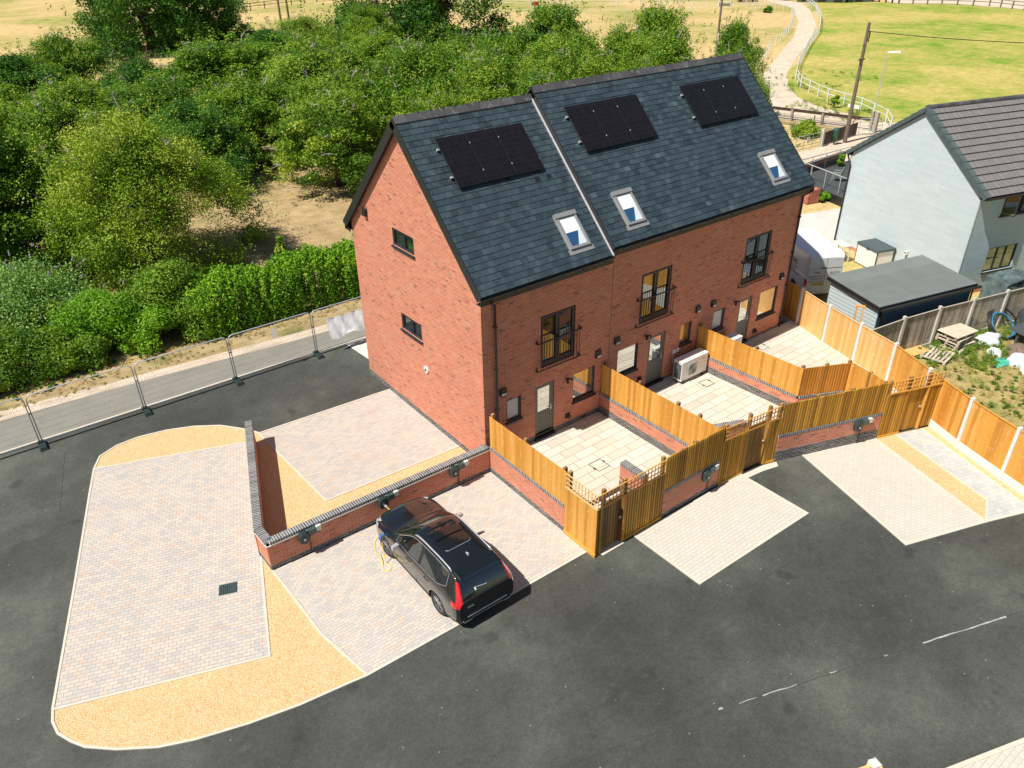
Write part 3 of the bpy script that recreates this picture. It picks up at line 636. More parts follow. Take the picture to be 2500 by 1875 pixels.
def skylight(x0,x1,dz,s0=.56,s1=1.72):
    e=.085; b=MB()
    prot(b,x0,x0+e,s0,s1,.0,.09,dz);prot(b,x1-e,x1,s0,s1,.0,.09,dz);prot(b,x0+e,x1-e,s0,s0+e,.0,.085,dz);prot(b,x0+e,x1-e,s1-e,s1,.0,.088,dz)
    prot(b,x0-.03,x1+.03,s1-.06,s1+.09,.0,.115,dz)
    prot(b,x0-.10,x1+.10,s0-.17,s0-.002,.012,.026,dz); prot(b,x0-.05,x0-.002,s0,s1,.012,.03,dz); prot(b,x1+.002,x1+.05,s0,s1,.012,.03,dz)
    sk=b.build('skylight',m_trimG,house)
    b=MB(); prot(b,x0+e,x1-e,s0+e,s1-e,.03,.05,dz); b.build('pane',m_skyg,sk)
    sm=s0+e+(s1-s0-2*e)*.48
    b=MB(); prot(b,x0+e+.01,x1-e-.01,sm,s1-e-.01,.0515,.0545,dz); b.build('blind',m_blind,sk)
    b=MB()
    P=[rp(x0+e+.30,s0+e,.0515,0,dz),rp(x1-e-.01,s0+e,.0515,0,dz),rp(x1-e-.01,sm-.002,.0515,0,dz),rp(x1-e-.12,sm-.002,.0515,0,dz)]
    b.face(P); b.build('painted_lit_reveal',plain('painted_sunlit_tone',(.62,.70,.74),.5,0,.03),sk)  # pale quad laid on the pane, sunlight on the reveal painted in
skylight(3.60,4.42,0); skylight(6.09,6.90,DZ); skylight(13.80,14.66,DZ)
for xs,s,dz in (((3.62,4.10),3.08,0),((6.42,6.92),3.50,DZ),((13.86,14.38),3.30,DZ)):
    for x in xs:
        b=MB(); prot(b,x-.02,x+.24,s-.02,s+.25,.012,.03,dz); prot(b,x,x+.18,s,s+.14,.03,.036,dz,1); b.build('roof_vent',[m_slate,m_black],house)
# downpipes
def pipe(x,dz,gut,xs,z0):
    b=MB(); z=EAV+dz
    b.tube([(xs,-OV-.06,z-.10),(xs,-OV-.06,z-.25),((xs+x)/2,-.12,z-.42),(x,-.06,z-.47),(x,-.06,z0)],.036,8)
    for k in range(4): b.box(x-.055,x+.055,-.10,-.002,z0+.4+k*1.5,z0+.46+k*1.5)
    b.build('downpipe',m_black,house)
pipe(.48,0,0,.22,.24); pipe(15.72,DZ,0,15.9,.35)
b=MB(); b.tube([(-.12,WY+.2,EAV-.1),(-.1,WY-.02,EAV-.35)],.035,8); b.build('gable_pipe',m_black,house)
# wall fittings
for x,z in ((.74,2.74),(4.88,2.70),(5.77,2.92),(10.05,2.86),(10.96,2.83),(15.26,2.80)):
    b=MB(); b.hexa([(x-.12,-.10,z-.12),(x+.12,-.10,z-.12),(x+.12,0,z-.12),(x-.12,0,z-.12),(x-.12,-.06,z+.13),(x+.12,-.06,z+.13),(x+.12,0,z+.13),(x-.12,0,z+.13)])
    b.box(x-.09,x+.09,-.108,-.09,z-.10,z-.03,1); b.build('vent_hood',[m_black,m_cream],house)
for x,z in ((3.44,2.21),(7.25,2.62),(12.3,2.50)):
    b=MB(); b.tube([(x,0,z),(x,-.06,z+.02),(x,-.12,z-.03)],.03,8); b.tube([(x-.0,-.07,z+.03),(x+.12,-.14,z+.03),(x+.16,-.15,z-.04)],.035,8); b.tube([(x,-.10,z-.12),(x,-.10,z+.06)],.05,10); b.build('wall_lantern',m_black,house)
for x,z in ((3.55,.66),(7.1,.85),(13.98,.66)):
    b=MB(); b.tube([(x,0,z),(x,-.11,z)],.085,14); b.tube([(x,-.08,z),(x,-.14,z-.0)],.045,10); b.box(x-.10,x+.10,-.03,-.002,z-.10,z+.10); b.build('flue_cowl',plain('dark_brown_cowl',(.06,.05,.045),.5) if x<4 else bpy.data.materials['dark_brown_cowl'],house)
b=MB(); b.tube([(0,3.46,2.26),(-.05,3.46,2.26)],.13,20); bb=b.build('bulkhead_light',m_white,house)
b=MB(); b.tube([(-.05,3.46,2.26),(-.07,3.46,2.26)],.05,12); b.build('sensor',m_dkgrey,bb)
b=MB(); b.hexa([(-.13,6.70,6.95),(0,6.70,6.95),(0,6.92,6.95),(-.13,6.92,6.95),(-.09,6.70,7.2),(0,6.70,7.2),(0,6.92,7.2),(-.09,6.92,7.2)]); b.build('vent_hood',m_black,house)
b=MB(); b.box(5.405,5.42,-.004,0,ZP,EAV+.1); b.build('movement_joint',m_anth,house)
b=MB(); b.box(8.83,8.98,-.06,0,1.32,1.50);b.box(9.02,9.14,-.08,0,1.36,1.52); b.tube([(8.9,-.03,1.32),(8.9,-.03,.9)],.012,6); b.build('isolator_switch',m_white,house)
# ------------------------------------------------------------------ garden walls
def gwall(name,label,pts,h,zp,z0=0,t=.22,cope='flat',cat='wall',hp=None,creas=False):
    """brick wall along pts: blue plinth, red body, brick on edge coping laid brick by brick"""
    w=thing(name,label,cat); body=MB();pl=MB();cp=MB();cr=MB()
    for i in range(len(pts)-1):
        a=Vector(pts[i]);c=Vector(pts[i+1]); d=(c-a).normalized(); L=(c-a).length
        e0=t/2 if i>0 else 0; e1=t/2 if i<len(pts)-2 else 0
        k=math.tan(0)
        body.seg(a-d*e0*.8,c+d*e1*.8,t-.002*i,z0+zp,z0+h-.11); pl.seg(a-d*(e0*.8),c+d*(e1*.8+.004),t+.008-.002*i,z0-.05,z0+zp)
        if creas: cr.seg(a-d*e0*.9,c+d*(e1*.9),t+.05-.004*i,z0+h-.135,z0+h-.108)
        n=max(1,int(round(L/.075))); n_=Vector((-d.y,d.x))
        for j in range(n):
            p=a+d*(L*j/n+.010); q=a+d*(L*(j+1)/n-.010)
            cp.seg(p,q,t+.02,z0+h-.105,z0+h+random.uniform(-.003,.003))
        cp.seg(a,c,t+.014,z0+h-.108,z0+h-.005,1,0)
    body.build('brickwork',m_brick,w); pl.build('plinth',m_blue,w); cp.build('coping',[m_cope,m_mortar],w)
    if creas: cr.build('tile_creasing',m_mortar,w)
    return w
gwall('forecourt_wall','low brick wall with dark brick-on-edge coping wrapping round the gravel beside the left parking bay',[(0,-.10),(-7.43,.04),(-7.46,.74),(-5.62,6.28)],1.0,.17,cope='edge',creas=True)
gwall('garden_wall','red brick wall with blue plinth under the timber fence beside the parked car',[(.11,-.22),(.11,-3.95)],1.03,.20)
gwall('garden_wall','brick dividing wall under the fence between the first and second patios',[(5.17,0),(5.20,-5.16)],1.06,.52)
gwall('garden_wall','brick dividing wall under the fence between the second and third patios',[(10.27,-.02),(10.52,-4.52),(12.08,-5.30)],1.02,.62)
gwall('garden_wall','short brick pier wall standing free inside the first patio behind the trellis',[(2.74,-3.58),(2.74,-4.55)],1.15,.45)
gwall('garden_wall','front brick wall with a charging point facing the middle parking bay',[(2.74,-5.21),(5.30,-5.23)],1.06,.17)
gwall('garden_wall','front brick wall with blue plinth facing the end parking bay',[(7.84,-5.58),(11.72,-6.96)],1.08,.42)
gwall('garden_wall','low retaining wall with dark coping at the front of the second patio',[(5.4,-3.9),(6.5,-4.02),(7.6,-4.5)],1.1,.4)
def prismT(name,poly,z0,z1,mats,kind='structure'):
    b=MB(); b.prism(poly,z0,z1,0,1); o=b.build(name,mats); o['kind']=kind; return o
prismT('patio',[(.23,-.01),(5.05,-.01),(5.08,-5.10),(2.86,-5.10),(2.86,-3.62),(.23,-3.62)],-.01,.23,[m_slab,m_blue])
prismT('patio',[(5.29,-.01),(10.15,-.01),(10.40,-4.62),(11.95,-5.42),(11.60,-6.8),(7.8,-5.4),(5.32,-5.15)],-.01,.33,[m_slab,m_blue])
prismT('patio',[(10.40,-.01),(16.72,-.01),(15.1,-5.3),(14.0,-7.5),(12.1,-6.9),(12.20,-5.30),(10.64,-4.48)],-.01,.33,[m_slab,m_blue])
sheet('garden_passage',[(.1,-3.6),(2.86,-3.6),(2.86,-5.15),(.1,-5.15)],.02,m_cpad)
def mh(name,cx,cy,z,s,mat=None,label='paved inspection cover set in the first patio'):
    b=MB(); h=s/2
    for q in ((-h,h,-h,-h+.02),(-h,h,h-.02,h),(-h,-h+.02,-h+.02,h-.02),(h-.02,h,-h+.02,h-.02)): b.box(cx+q[0],cx+q[1],cy+q[2],cy+q[3],z,z+.006)
    b.box(cx-h-.03,cx-h+.03,cy-.1,cy+.0,z,z+.009);b.box(cx+h-.03,cx+h+.03,cy+.02,cy+.12,z,z+.009)
    tag(b.build(name,m_anth),label,'manhole cover')
mh('inspection_cover',2.87,-2.42,.23,.50); mh('inspection_cover',9.55,-1.25,.33,.45,label='paved inspection cover beside the heat pump on the second patio'); mh('inspection_cover',13.6,-.75,.33,.45,label='paved inspection cover near the third back door')
b=MB(); 
for k in range(8): b.box(-.225+.057*k,-.225+.057*k+.042,-.18,.18,.012,.035)
b.box(-.24,.24,-.20,.20,.0,.022)
tag(b.build('drain_grating',plain('green_grey_iron',(.055,.085,.09),.6,.3,.2,9),None,False,(-8.78,.01,0),R_(-20)),'dark square drain grating set in the brindle paving of the left bay','drain')
# ------------------------------------------------------------------ timber fences
def boards(b,a,c,z0,z1,side=1,wd=.105,mat=0,z1b=None,tilt=.012,t=.018):
    a=Vector(a);c=Vector(c); d=(c-a).normalized(); L=(c-a).length; n_=Vector((-d.y,d.x)); n=max(1,int(round(L/wd))); w_=L/n
    for j in range(n):
        f0=j/n; p=a+d*(w_*j); q=a+d*(w_*(j+1)-.004)
        zt=z1 if z1b is None else z1+(z1b-z1)*(f0+.5/n); zt+=random.uniform(-.004,.004)
        o0=n_*side*0; o1=n_*side*tilt
        th=n_*side*t
        P=[(*(p),z0),(*(q+o1),z0),(*(q+o1+th),z0),(*(p+th),z0)]
        b.hexa([*P,*[(x,y,zt) for x,y,_ in P]],mat)
def rails(b,a,c,zs,side,off=.03,h=.09,t=.04,mat=0):
    a=Vector(a);c=Vector(c);d=(c-a).normalized();n_=Vector((-d.y,d.x))*side
    for z in zs: b.seg(a+n_*(off+t/2),c+n_*(off+t/2),t,z,z+h,mat)
def posts(parent,pts,z0,z1,s=.05,mat=None):
    for x,y in pts:
        b=MB(); b.box(x-s,x+s,y-s,y+s,z0,z1-.03); b.hexa([(x-s,y-s,z1-.03),(x+s,y-s,z1-.03),(x+s,y+s,z1-.03),(x-s,y+s,z1-.03),(x-s*.3,y-s*.3,z1),(x+s*.3,y-s*.3,z1),(x+s*.3,y+s*.3,z1),(x-s*.3,y+s*.3,z1)])
        b.build('post',mat or m_woodD,parent)
def trellis(parent,a,c,z0,z1,side=1,sp=.135,mat=None):
    a=Vector(a);c=Vector(c);d=(c-a).normalized();n_=Vector((-d.y,d.x))*side; L=(c-a).length; b=MB()
    b.seg(a,c,.035,z0-.02,z0+.03,0,.9); b.seg(a,c,.03,z1-.02,z1,0,.8)
    nz=3
    for k in range(1,nz): b.seg(a+n_*.0,c+n_*.0,.016,z0+(z1-z0)*k/nz-.012,z0+(z1-z0)*k/nz+.012,0,.7)
    n=int(round(L/sp))
    for k in range(n+1):
        p=a+d*(L*k/n)+n_*.017
        b.seg(p-d*.013,p+d*.013,.014,z0+.03,z1+random.uniform(.0,.015))
    b.build('trellis',mat or m_wood,parent)
# side fence beside the car
F=thing('garden_fence','orange timber fence with trellis corner on the garden nearest the parked car','fence')
b=MB(); boards(b,(.02,-.24),(.02,-3.97),1.03,2.20,1,.12,0,2.25,.004,.02); rails(b,(.03,-.24),(.03,-3.95),(1.2,1.95),1); b.build('boards',m_wood,F); b=MB(); boards(b,(-.01,-3.97),(-.01,-5.33),.12,1.72,1,.12,0,None,.004,.02)
b.seg((-.02,-3.97),(-.02,-5.35),.04,.0,.12,0,.6)
b.build('boards',m_wood,F); trellis(F,(.0,-3.99),(.0,-5.33),1.74,2.24,1,.135,m_woodN)
posts(F,[(.12,-.3),(.12,-2.0),(.12,-3.82),(.11,-4.06)],.23,2.32)
F=thing('garden_fence','brown feather-edge fence with trellis and dark gate between the car bay and the middle bay','fence')
b=MB(); boards(b,(.02,-5.33),(.24,-5.33),.02,1.75,1,.1,0,None,.024,.034); b.build('boards',m_woodF,F); b=MB(); boards(b,(1.12,-5.32),(2.72,-5.33),.10,1.75,1,.1,0,None,.024,.034); boards(b,(2.72,-5.33),(5.30,-5.36),1.07,2.28,1,.1,0,None,.024,.034)
b.seg((1.12,-5.32),(2.72,-5.33),.035,.0,.10,0,.9); rails(b,(2.72,-5.31),(5.3,-5.34),(1.3,2.0),1)
b.build('boards',m_woodF,F); trellis(F,(.03,-5.335),(2.66,-5.335),1.77,2.25,1)
posts(F,[(.30,-5.24),(1.08,-5.26),(2.68,-5.22),(4.0,-5.27),(5.24,-5.27)],.0,2.33)
def gate(parent,a,c,z0,z1,recess=.10,leaf=None):
    a=Vector(a);c=Vector(c);d=(c-a).normalized();n_=Vector((-d.y,d.x)); b=MB()
    boards(b,a+n_*recess+d*.02,c+n_*recess-d*.02,z0,z1,1,.1); rails(b,a+n_*(recess+.01)+d*.02,c+n_*(recess+.01)-d*.02,(z0+.15,z0+.8,z1-.25),1)
    g=b.build('gate',leaf or m_woodD,parent)  # default leaf timber is darker, shadow of the recess put into its colour
    b=MB(); b.seg(c+n_*.02-d*.03,c+n_*.02+d*.03,.09,z0,z1+.02,0,.9); b.build('gate_post',m_wood,parent)
    b=MB(); p=c+n_*(recess-.03)-d*.12; b.tube([(*p,z0+.95),(*(p-n_*.05),z0+.95)],.03,10); b.tube([(*(p-n_*.05),z0+.95),(*(p-n_*.05-d*.08),z0+.95)],.012,6); b.build('handle',m_metalp,g)
gate(F,(.30,-5.33),(1.08,-5.33),.04,1.75)
F=thing('garden_fence','brown feather-edge fence and gate with trellis closing the second garden','fence')
b=MB(); boards(b,(5.32,-5.36),(6.46,-5.44),.08,1.75,1,.1,0,None,.024,.034); boards(b,(7.40,-5.56),(7.80,-5.69),.08,1.75,1,.1,0,None,.024,.034); boards(b,(7.80,-5.69),(11.70,-7.07),1.09,2.27,1,.1,0,None,.024,.034)
b.seg((5.32,-5.36),(6.46,-5.44),.03,0,.08,0,.9); b.seg((7.40,-5.56),(7.80,-5.69),.03,0,.08,0,.9); rails(b,(7.82,-5.67),(11.70,-7.05),(1.3,2.0),1)
b.build('boards',m_woodF,F); trellis(F,(5.36,-5.37),(7.72,-5.64),1.77,2.24,1); posts(F,[(5.42,-5.28),(6.50,-5.36),(7.36,-5.47),(7.76,-5.60),(9.1,-6.02),(10.4,-6.48),(11.62,-6.92)],.0,2.32)
gate(F,(6.50,-5.45),(7.36,-5.55),.04,1.75)
F=thing('garden_fence','golden brown fence and gate with trellis closing the third garden by the grey side path','fence')
b=MB(); boards(b,(11.72,-7.08),(12.60,-7.39),.08,1.78,1,.1,0,None,.024,.034); boards(b,(13.35,-7.65),(13.86,-7.83),.08,1.78,1,.1,0,None,.024,.034); b.seg((11.72,-7.08),(12.60,-7.39),.03,0,.08,0,.9)
b.build('boards',m_woodF,F); trellis(F,(11.80,-7.11),(13.86,-7.83),1.80,2.28,1); posts(F,[(11.80,-7.02),(12.6,-7.28),(13.38,-7.55)],.0,2.32); gate(F,(12.62,-7.40),(13.33,-7.65),.04,1.78,.09,m_woodF)
F=thing('garden_fence','orange timber fence on a brick wall between the first and second patios','fence')
b=MB(); boards(b,(5.09,-.05),(5.13,-5.30),1.06,2.22,1,.12,0,2.25,.004,.02); rails(b,(5.10,-.05),(5.14,-5.3),(1.25,1.95),1); b.build('boards',m_wood,F)
posts(F,[(5.2,-.12),(5.2,-1.8),(5.21,-3.5),(5.22,-4.4)],1.06,2.33)
F=thing('garden_fence','orange timber fence with a dogleg between the second and third patios','fence')
b=MB(); boards(b,(10.19,-.05),(10.42,-4.58),1.02,2.12,1,.12,0,2.15,.004,.02); boards(b,(10.42,-4.58),(12.08,-5.38),1.02,2.15,1,.1,0,None,.024,.034); boards(b,(12.08,-5.38),(11.74,-6.98),.33,2.2,1,.12,0,None,.004,.02)
rails(b,(10.20,-.05),(10.43,-4.5),(1.25,1.9),1); b.build('boards',m_wood,F)
posts(F,[(10.28,-.1),(10.42,-2.6),(10.52,-4.50),(11.3,-4.93),(12.12,-5.30),(11.95,-6.2)],.33,2.24)
# right boundary: concrete posts, gravel boards, panels
RB=[(17.15,1.55),(16.55,-.36),(15.95,-2.08),(15.45,-3.78),(14.98,-5.48),(14.14,-7.22),(13.32,-9.07),(12.72,-10.79),(12.12,-12.55),(11.5,-14.3)]
F=thing('boundary_fence','long orange panel fence with white concrete posts along the right side','fence')
for i,(x,y) in enumerate(RB):
    a=Vector(RB[max(i-1,0)]);c=Vector(RB[min(i+1,len(RB)-1)]); ang=math.atan2((c-a).y,(c-a).x)
    b=MB(); s=.055; b.box(-s,s,-s,s,-.05,2.02); b.hexa([(-s,-s,2.02),(s,-s,2.02),(s,s,2.02),(-s,s,2.02),(-s*.4,-s*.4,2.06),(s*.4,-s*.4,2.06),(s*.4,s*.4,2.06),(-s*.4,s*.4,2.06)])
    b.build('concrete_post',m_conc,F,False,(x,y,0),ang)
for i in range(len(RB)-1):
    a=Vector(RB[i]);c=Vector(RB[i+1]);d=(c-a).normalized(); n_=Vector((-d.y,d.x)); a2=a+d*.056;c2=c-d*.056
    b=MB(); boards(b,a2,c2,.30,1.93,1,.14,0,None,.003,.02); b.seg(a2,c2,.05,1.93,1.955,0,.95); rails(b,a2,c2,(.5,1.1,1.7),1)
    b.build('fence_panel',m_woodN if i in(1,2,3) else m_wood,F)
    b=MB(); b.seg(a2,c2,.05,.0,.298); b.seg(a2,c2,.056,.13,.145); b.build('gravel_board',m_conc,F)
# weathered grey fence of the neighbour
GB=[(15.72,-4.06),(17.70,-4.33),(19.72,-4.74),(21.62,-5.22),(23.53,-5.72),(25.45,-6.2),(27.35,-6.7),(29.3,-7.2)]
F=thing('boundary_fence','weathered grey ribbed fence with concrete posts behind the pallets','fence')
for i,(x,y) in enumerate(GB[1:]):
    b=MB(); b.box(-.06,.06,-.06,.06,-.05,1.84); b.build('concrete_post',m_cpad,F,False,(x,y,0),R_(-14))
for i in range(len(GB)-1):
    a=Vector(GB[i]);c=Vector(GB[i+1]);d=(c-a).normalized(); b=MB(); boards(b,a+d*.06,c-d*.06,.15,1.72,1,.085,0,None,.014,.012); b.seg(a+d*.06,c-d*.06,.05,1.72,1.745,0,.95); rails(b,a+d*.06,c-d*.06,(.4,1.3),1); b.build('fence_panel',m_greyw,F)
    b=MB(); b.seg(a+d*.06,c-d*.06,.05,.0,.15); b.build('gravel_board',m_cpad,F)
# corner of the fence at the bottom of the picture
F=thing('garden_fence','corner of an orange timber fence with a white post at the bottom edge','fence')
P0=(-.84,-14.05)
b=MB(); boards(b,(-3.7,-13.05),P0,.1,1.70,1,.12); b.seg((-3.7,-13.05),(-.9,-14.03),.06,1.70,1.74,0,.9); boards(b,(-.80,-14.10),(-1.45,-16.0),.1,1.70,1,.12); b.seg((-.80,-14.12),(-1.45,-16.0),.06,1.70,1.74,0,.9); b.build('boards',m_woodN,F)
b=MB(); b.box(-.09,.09,-.09,.09,0,1.78); b.hexa([(-.09,-.09,1.78),(.09,-.09,1.78),(.09,.09,1.78),(-.09,.09,1.78),(-.02,-.02,1.86),(.02,-.02,1.86),(.02,.02,1.86),(-.02,.02,1.86)]); b.build('concrete_post',m_conc,F,False,(*P0,0),R_(-19))
# ------------------------------------------------------------------ charging points
m_lblue=plain('blue_sticker',(.05,.06,.35),.5,0,.05)
def charger(label,x,y,rz,z=.72,col=None,n=0):
    t=thing('charging_point',label,'ev charger',(x,y,z),rz,'wall mounted car charging points')
    b=MB(); w_,h=.145,.20
    pr=[(w_*math.copysign(abs(math.cos(a))**.6,math.cos(a)),h*math.copysign(abs(math.sin(a))**.6,math.sin(a))) for a in [2*PI*k/28 for k in range(28)]]
    for (s0,y0),(s1,y1) in (((1,0),(1,-.10)),((1,-.10),(.86,-.135))):
        for k in range(28):
            a,c=pr[k],pr[(k+1)%28]; b.face([(a[0]*s0,y0,a[1]*s0),(c[0]*s0,y0,c[1]*s0),(c[0]*s1,y1,c[1]*s1),(a[0]*s1,y1,a[1]*s1)])
    b.face([(p[0]*.86,-.135,p[1]*.86) for p in pr][::-1]); b.build('case',m_dkgrey,t,True)
    b=MB(); b.tube([(.0,-.135,-.02),(0,-.165,-.02)],.075,20); b.build('socket_cover',m_anth,t)
    b=MB(); b.tube([(.0,-.165,-.02),(0,-.17,-.02)],.035,14); b.build('socket',m_cream if n!=1 else m_metalp,t)
    b=MB(); b.box(.17,.37,-.12,0,.02,.20); b.build('junction_box',plain('green_grey_box',(.055,.095,.085),.35) if 'green_grey_box' not in bpy.data.materials else bpy.data.materials['green_grey_box'],t)
    b=MB(); b.box(.40,.54,-.10,0,.05,.21); b.build('isolator',m_cream,t)
    b=MB(); b.box(.42,.50,-.012,-.003,-.07,-.02); b.build('sticker',m_lblue,t)
    b=MB(); b.tube([(.20,-.03,.04),(.20,-.03,-.05),(.17,-.05,-.16),(.17,-.02,-z+.02)],.014,6); b.tube([(.02,-.05,-.19),(.05,-.06,-.26),(.11,-.05,-.20)],.014,6); b.build('conduit',m_black,t)
    return t
yw=lambda x:-.10-.115+(x/-7.43)*.14
rzw=math.atan2(-.14,7.43)
charger('car charging point nearest the corner of the forecourt wall',-6.50,yw(-6.5),rzw,.72)
charger('car charging point with a yellow cable plugged in above the car bonnet',-3.97,yw(-3.97),rzw,.72,n=1)
charger('car charging point on the forecourt wall closest to the house',-1.42,yw(-1.42),rzw,.70)
charger('green-grey car charging point on the brick wall of the middle bay',4.60,-5.335,0,.77)
charger('car charging point on the brick wall of the end bay',10.75,-6.74,R_(-19.6),.80)
# ------------------------------------------------------------------ heat pumps
def heatpump(label,x,y,z,bars=True):
    t=thing('heat_pump',label,'heat pump',(x,y,z)); W,D,H=1.45,.42,.82
    b=MB(); b.box(0,W,-D,0,.12,.12+H-.03); b.box(-.015,W+.015,-D-.015,.015,.12+H-.03,.12+H); b.build('case',m_white,t)
    b=MB(); b.box(.30,.82,-D-.035,-D,.26,.80); fr=b.build('fan_guard',m_cream,t)
    b=MB()
    for k in range(12): b.tube([(.56+.02*(k+1)*math.cos(a),-D-.042,.53+.02*(k+1)*math.sin(a)) for a in [2*PI*j/24 for j in range(25)]],.004,4)
    b.box(.32,.80,-D-.038,-D-.036,.28,.78); b.build('grille',plain('light_grey_grille',(.48,.50,.48),.4) if 'light_grey_grille' not in bpy.data.materials else bpy.data.materials['light_grey_grille'],fr)
    b=MB()
    for k in range(9): b.box(-.012,-.001,-D+.03,-.03,.2+k*.075,.205+k*.075)
    for k in range(6): b.box(-.014,-.001,-D+.03+k*.07,-D+.036+k*.07,.17,.84)
    b.box(-.006,-.0005,-D+.03,-.03,.18,.83,1); b.build('side_grille',[m_metal,m_anth],t)
    b=MB(); b.box(.08,.2,-D-.03,.03,.0,.12);b.box(W-.2,W-.08,-D-.03,.03,.0,.12); b.build('foot',m_black,t)
    b=MB(); b.box(W-.36,W-.14,-D-.005,-D-.001,.74,.78); b.build('badge',m_metal,t)
    return t
heatpump('white heat pump with a square fan guard against the second house wall',8.66,-.30,.34)
heatpump('white heat pump on the third patio mostly hidden by the fence',10.75,-.28,.34)
# ------------------------------------------------------------------ temporary site fence
def heras(label,x0,x1,y0,y1):
    t=thing('site_fence_panel',label,'fence panel',(x0,y0,0),math.atan2(y1-y0,x1-x0),'temporary mesh fence panels along the footpath'); L=math.hypot(x1-x0,y1-y0); a,c=.04,L-.04; zt,zb=2.02,.14; rr=.18
    b=MB()
    P=[(a,0,.05),(a,0,zt-rr)]+[(a+rr-rr*math.cos(k*PI/12),0,zt-rr+rr*math.sin(k*PI/12)) for k in range(1,7)]+[(c-rr+rr*math.sin(k*PI/12),0,zt-rr+rr*math.cos(k*PI/12)) for k in range(0,7)]+[(c,0,.05)]
    b.tube(P,.021,8); b.tube([(a,0,zb),(c,0,zb)],.017,8); b.build('frame',m_metal,t,True)
    b=MB(); n=int((c-a)/.05)
    for k in range(1,n):
        x=a+(c-a)*k/n; z1=zt-.02
        if x-a<rr: z1=zt-rr+math.sqrt(max(0,rr*rr-(rr-(x-a))**2))
        if c-x<rr: z1=zt-rr+math.sqrt(max(0,rr*rr-(rr-(c-x))**2))
        b.tube([(x,0,zb),(x,0,z1)],.0032,3,0,None,False)
    for k in range(1,8): b.tube([(a,0,zb+(zt-zb)*k/8),(c,0,zb+(zt-zb)*k/8)],.0045,3,0,None,False)
    b.build('mesh',m_metal,t)
    b=MB(); b.box(c+.0,c+.10,-.03,.03,1.28,1.34) ; b.build('clamp',m_metal,t)
    return t
HX=[-18.6,-15.05,-11.55,-8.02,-4.52,-1.03,2.5,6.0]; HY=10.86
names=['far left site fence panel cut off by the picture edge','outer left site fence panel at the edge of the picture','site fence panel second from the left with bare straw verge behind it','site fence panel third from the left in front of the darkest hedge','site fence panel carrying a small white notice','site fence panel with a grey plastic sheet tied to it beside the gable','site fence panel hidden behind the house']
for i in range(7): heras(names[i],HX[i],HX[i+1],HY,HY)
fn=['far left','leftmost visible','second visible from the left','middle','fourth visible from the left','rightmost visible, near the gable','hidden']
for i,x in enumerate(HX[:7]):
    t=thing('fence_foot','black rubber fence foot, '+['beyond the left edge','off the left edge of the path','leftmost of the row by the tarmac','second from the left along the tarmac edge','third from the left along the tarmac edge','nearest the gable of the brick house','hidden behind the brick house'][i],'fence foot',(x,HY-.10,0),0,'black rubber feet of the site fence')
    b=MB(); w0,w1=.13,.10; b.hexa([(-w0,-.36,.005),(w0,-.36,.005),(w0,.30,.005),(-w0,.30,.005),(-w1,-.32,.13),(w1,-.32,.13),(w1,.26,.13),(-w1,.26,.13)]); b.build('block',m_dkgrey,t)
    b=MB()
    for yy in (-.2,-.12,.12,.2):
        for xx in (-.045,.045): b.tube([(xx,yy,.1302),(xx,yy,.133)],.02,8)
    b.build('socket_holes',m_black,t)
b=MB(); b.hexa([(-2.80,HY-.13,1.42),(-2.60,HY-.13,1.42),(-2.60,HY-.125,1.42),(-2.80,HY-.125,1.42),(-2.80,HY-.04,1.80),(-2.60,HY-.04,1.80),(-2.60,HY-.035,1.80),(-2.80,HY-.035,1.80)]); o=tag(b.build('paper_notice',m_white),'small white notice hung on the site fence','notice')
b=MB(); nx=28;nz=8; rng2=random.Random(3)
G=[[(-.44+1.95*i/nx,HY-.04-.30*(1-j/nz)+.02*math.sin(i*.9+j*.5)+rng2.uniform(-.012,.012),.68+.80*j/nz-(.08*math.sin(i*.35) if j==0 else 0)+.02*math.sin(i*.8)*(j==nz)) for i in range(nx+1)] for j in range(nz+1)]
for j in range(nz):
    for i in range(nx): b.face([G[j][i],G[j][i+1],G[j+1][i+1],G[j+1][i]])
tag(b.build('plastic_sheet',plain('grey_plastic_film',(.90,.93,.95),.3,.0,.1,9),None,True,merge=True),'crumpled grey plastic sheet tied low on the site fence by the gable','sheet')
# ------------------------------------------------------------------ neighbouring house
NR=math.atan2(-.28,.96); NX=Vector((math.cos(NR),math.sin(NR))); NY=Vector((-NX.y,NX.x))
H=thing('grey_house','pale grey painted house with a brown tiled roof right of the brick terrace','house',(25.2,-2.92,0),NR)
NW,NL,NE,NA=8.02,13.0,5.0,7.80
ntan=(NA-NE)/(NW/2)
b=MB()
b.face([(0,NW,.18),(0,0,.18),(0,0,NE),(0,NW/2,NA),(0,NW,NE)]); b.build('gable_wall',m_rend,H)
NOP=[(1.50,3.35,3.78,4.90),(1.52,3.40,1.0,2.22),(5.6,7.2,3.78,4.90),(5.2,7.4,.2,2.25),(9.5,11.2,1.0,2.22)]
b=MB(); wall_holes(b,'y',0,NL,.18,NE,NOP,0,.10); b.face([(NL,0,.18),(NL,NW,.18),(NL,NW,NE),(NL,NW/2,NA),(NL,0,NE)]); wall_holes(b,'y',0,NL,.18,NE,[],NW,-.1); b.build('wall',m_rend_shade,H)
b=MB(); b.prism([(-.006,-.006),(NL+.006,-.006),(NL+.006,NW+.006),(-.006,NW+.006)],-.05,.18); b.build('plinth',m_brick,H)
b=MB(); b.box(-.012,-.001,-.012,.03,.18,NE); b.box(.0,.03,-.012,-.001,.18,NE); b.build('corner_trim',m_metal,H)
def nroof(x,s,n,side):
    L=math.hypot(NW/2,NA-NE); c_=(NW/2)/L; s_=(NA-NE)/L; y=-.30+s*c_-n*s_; z=NE+.12-.30*ntan+s*s_+n*c_
    return (x,y if side==0 else NW-y,z)
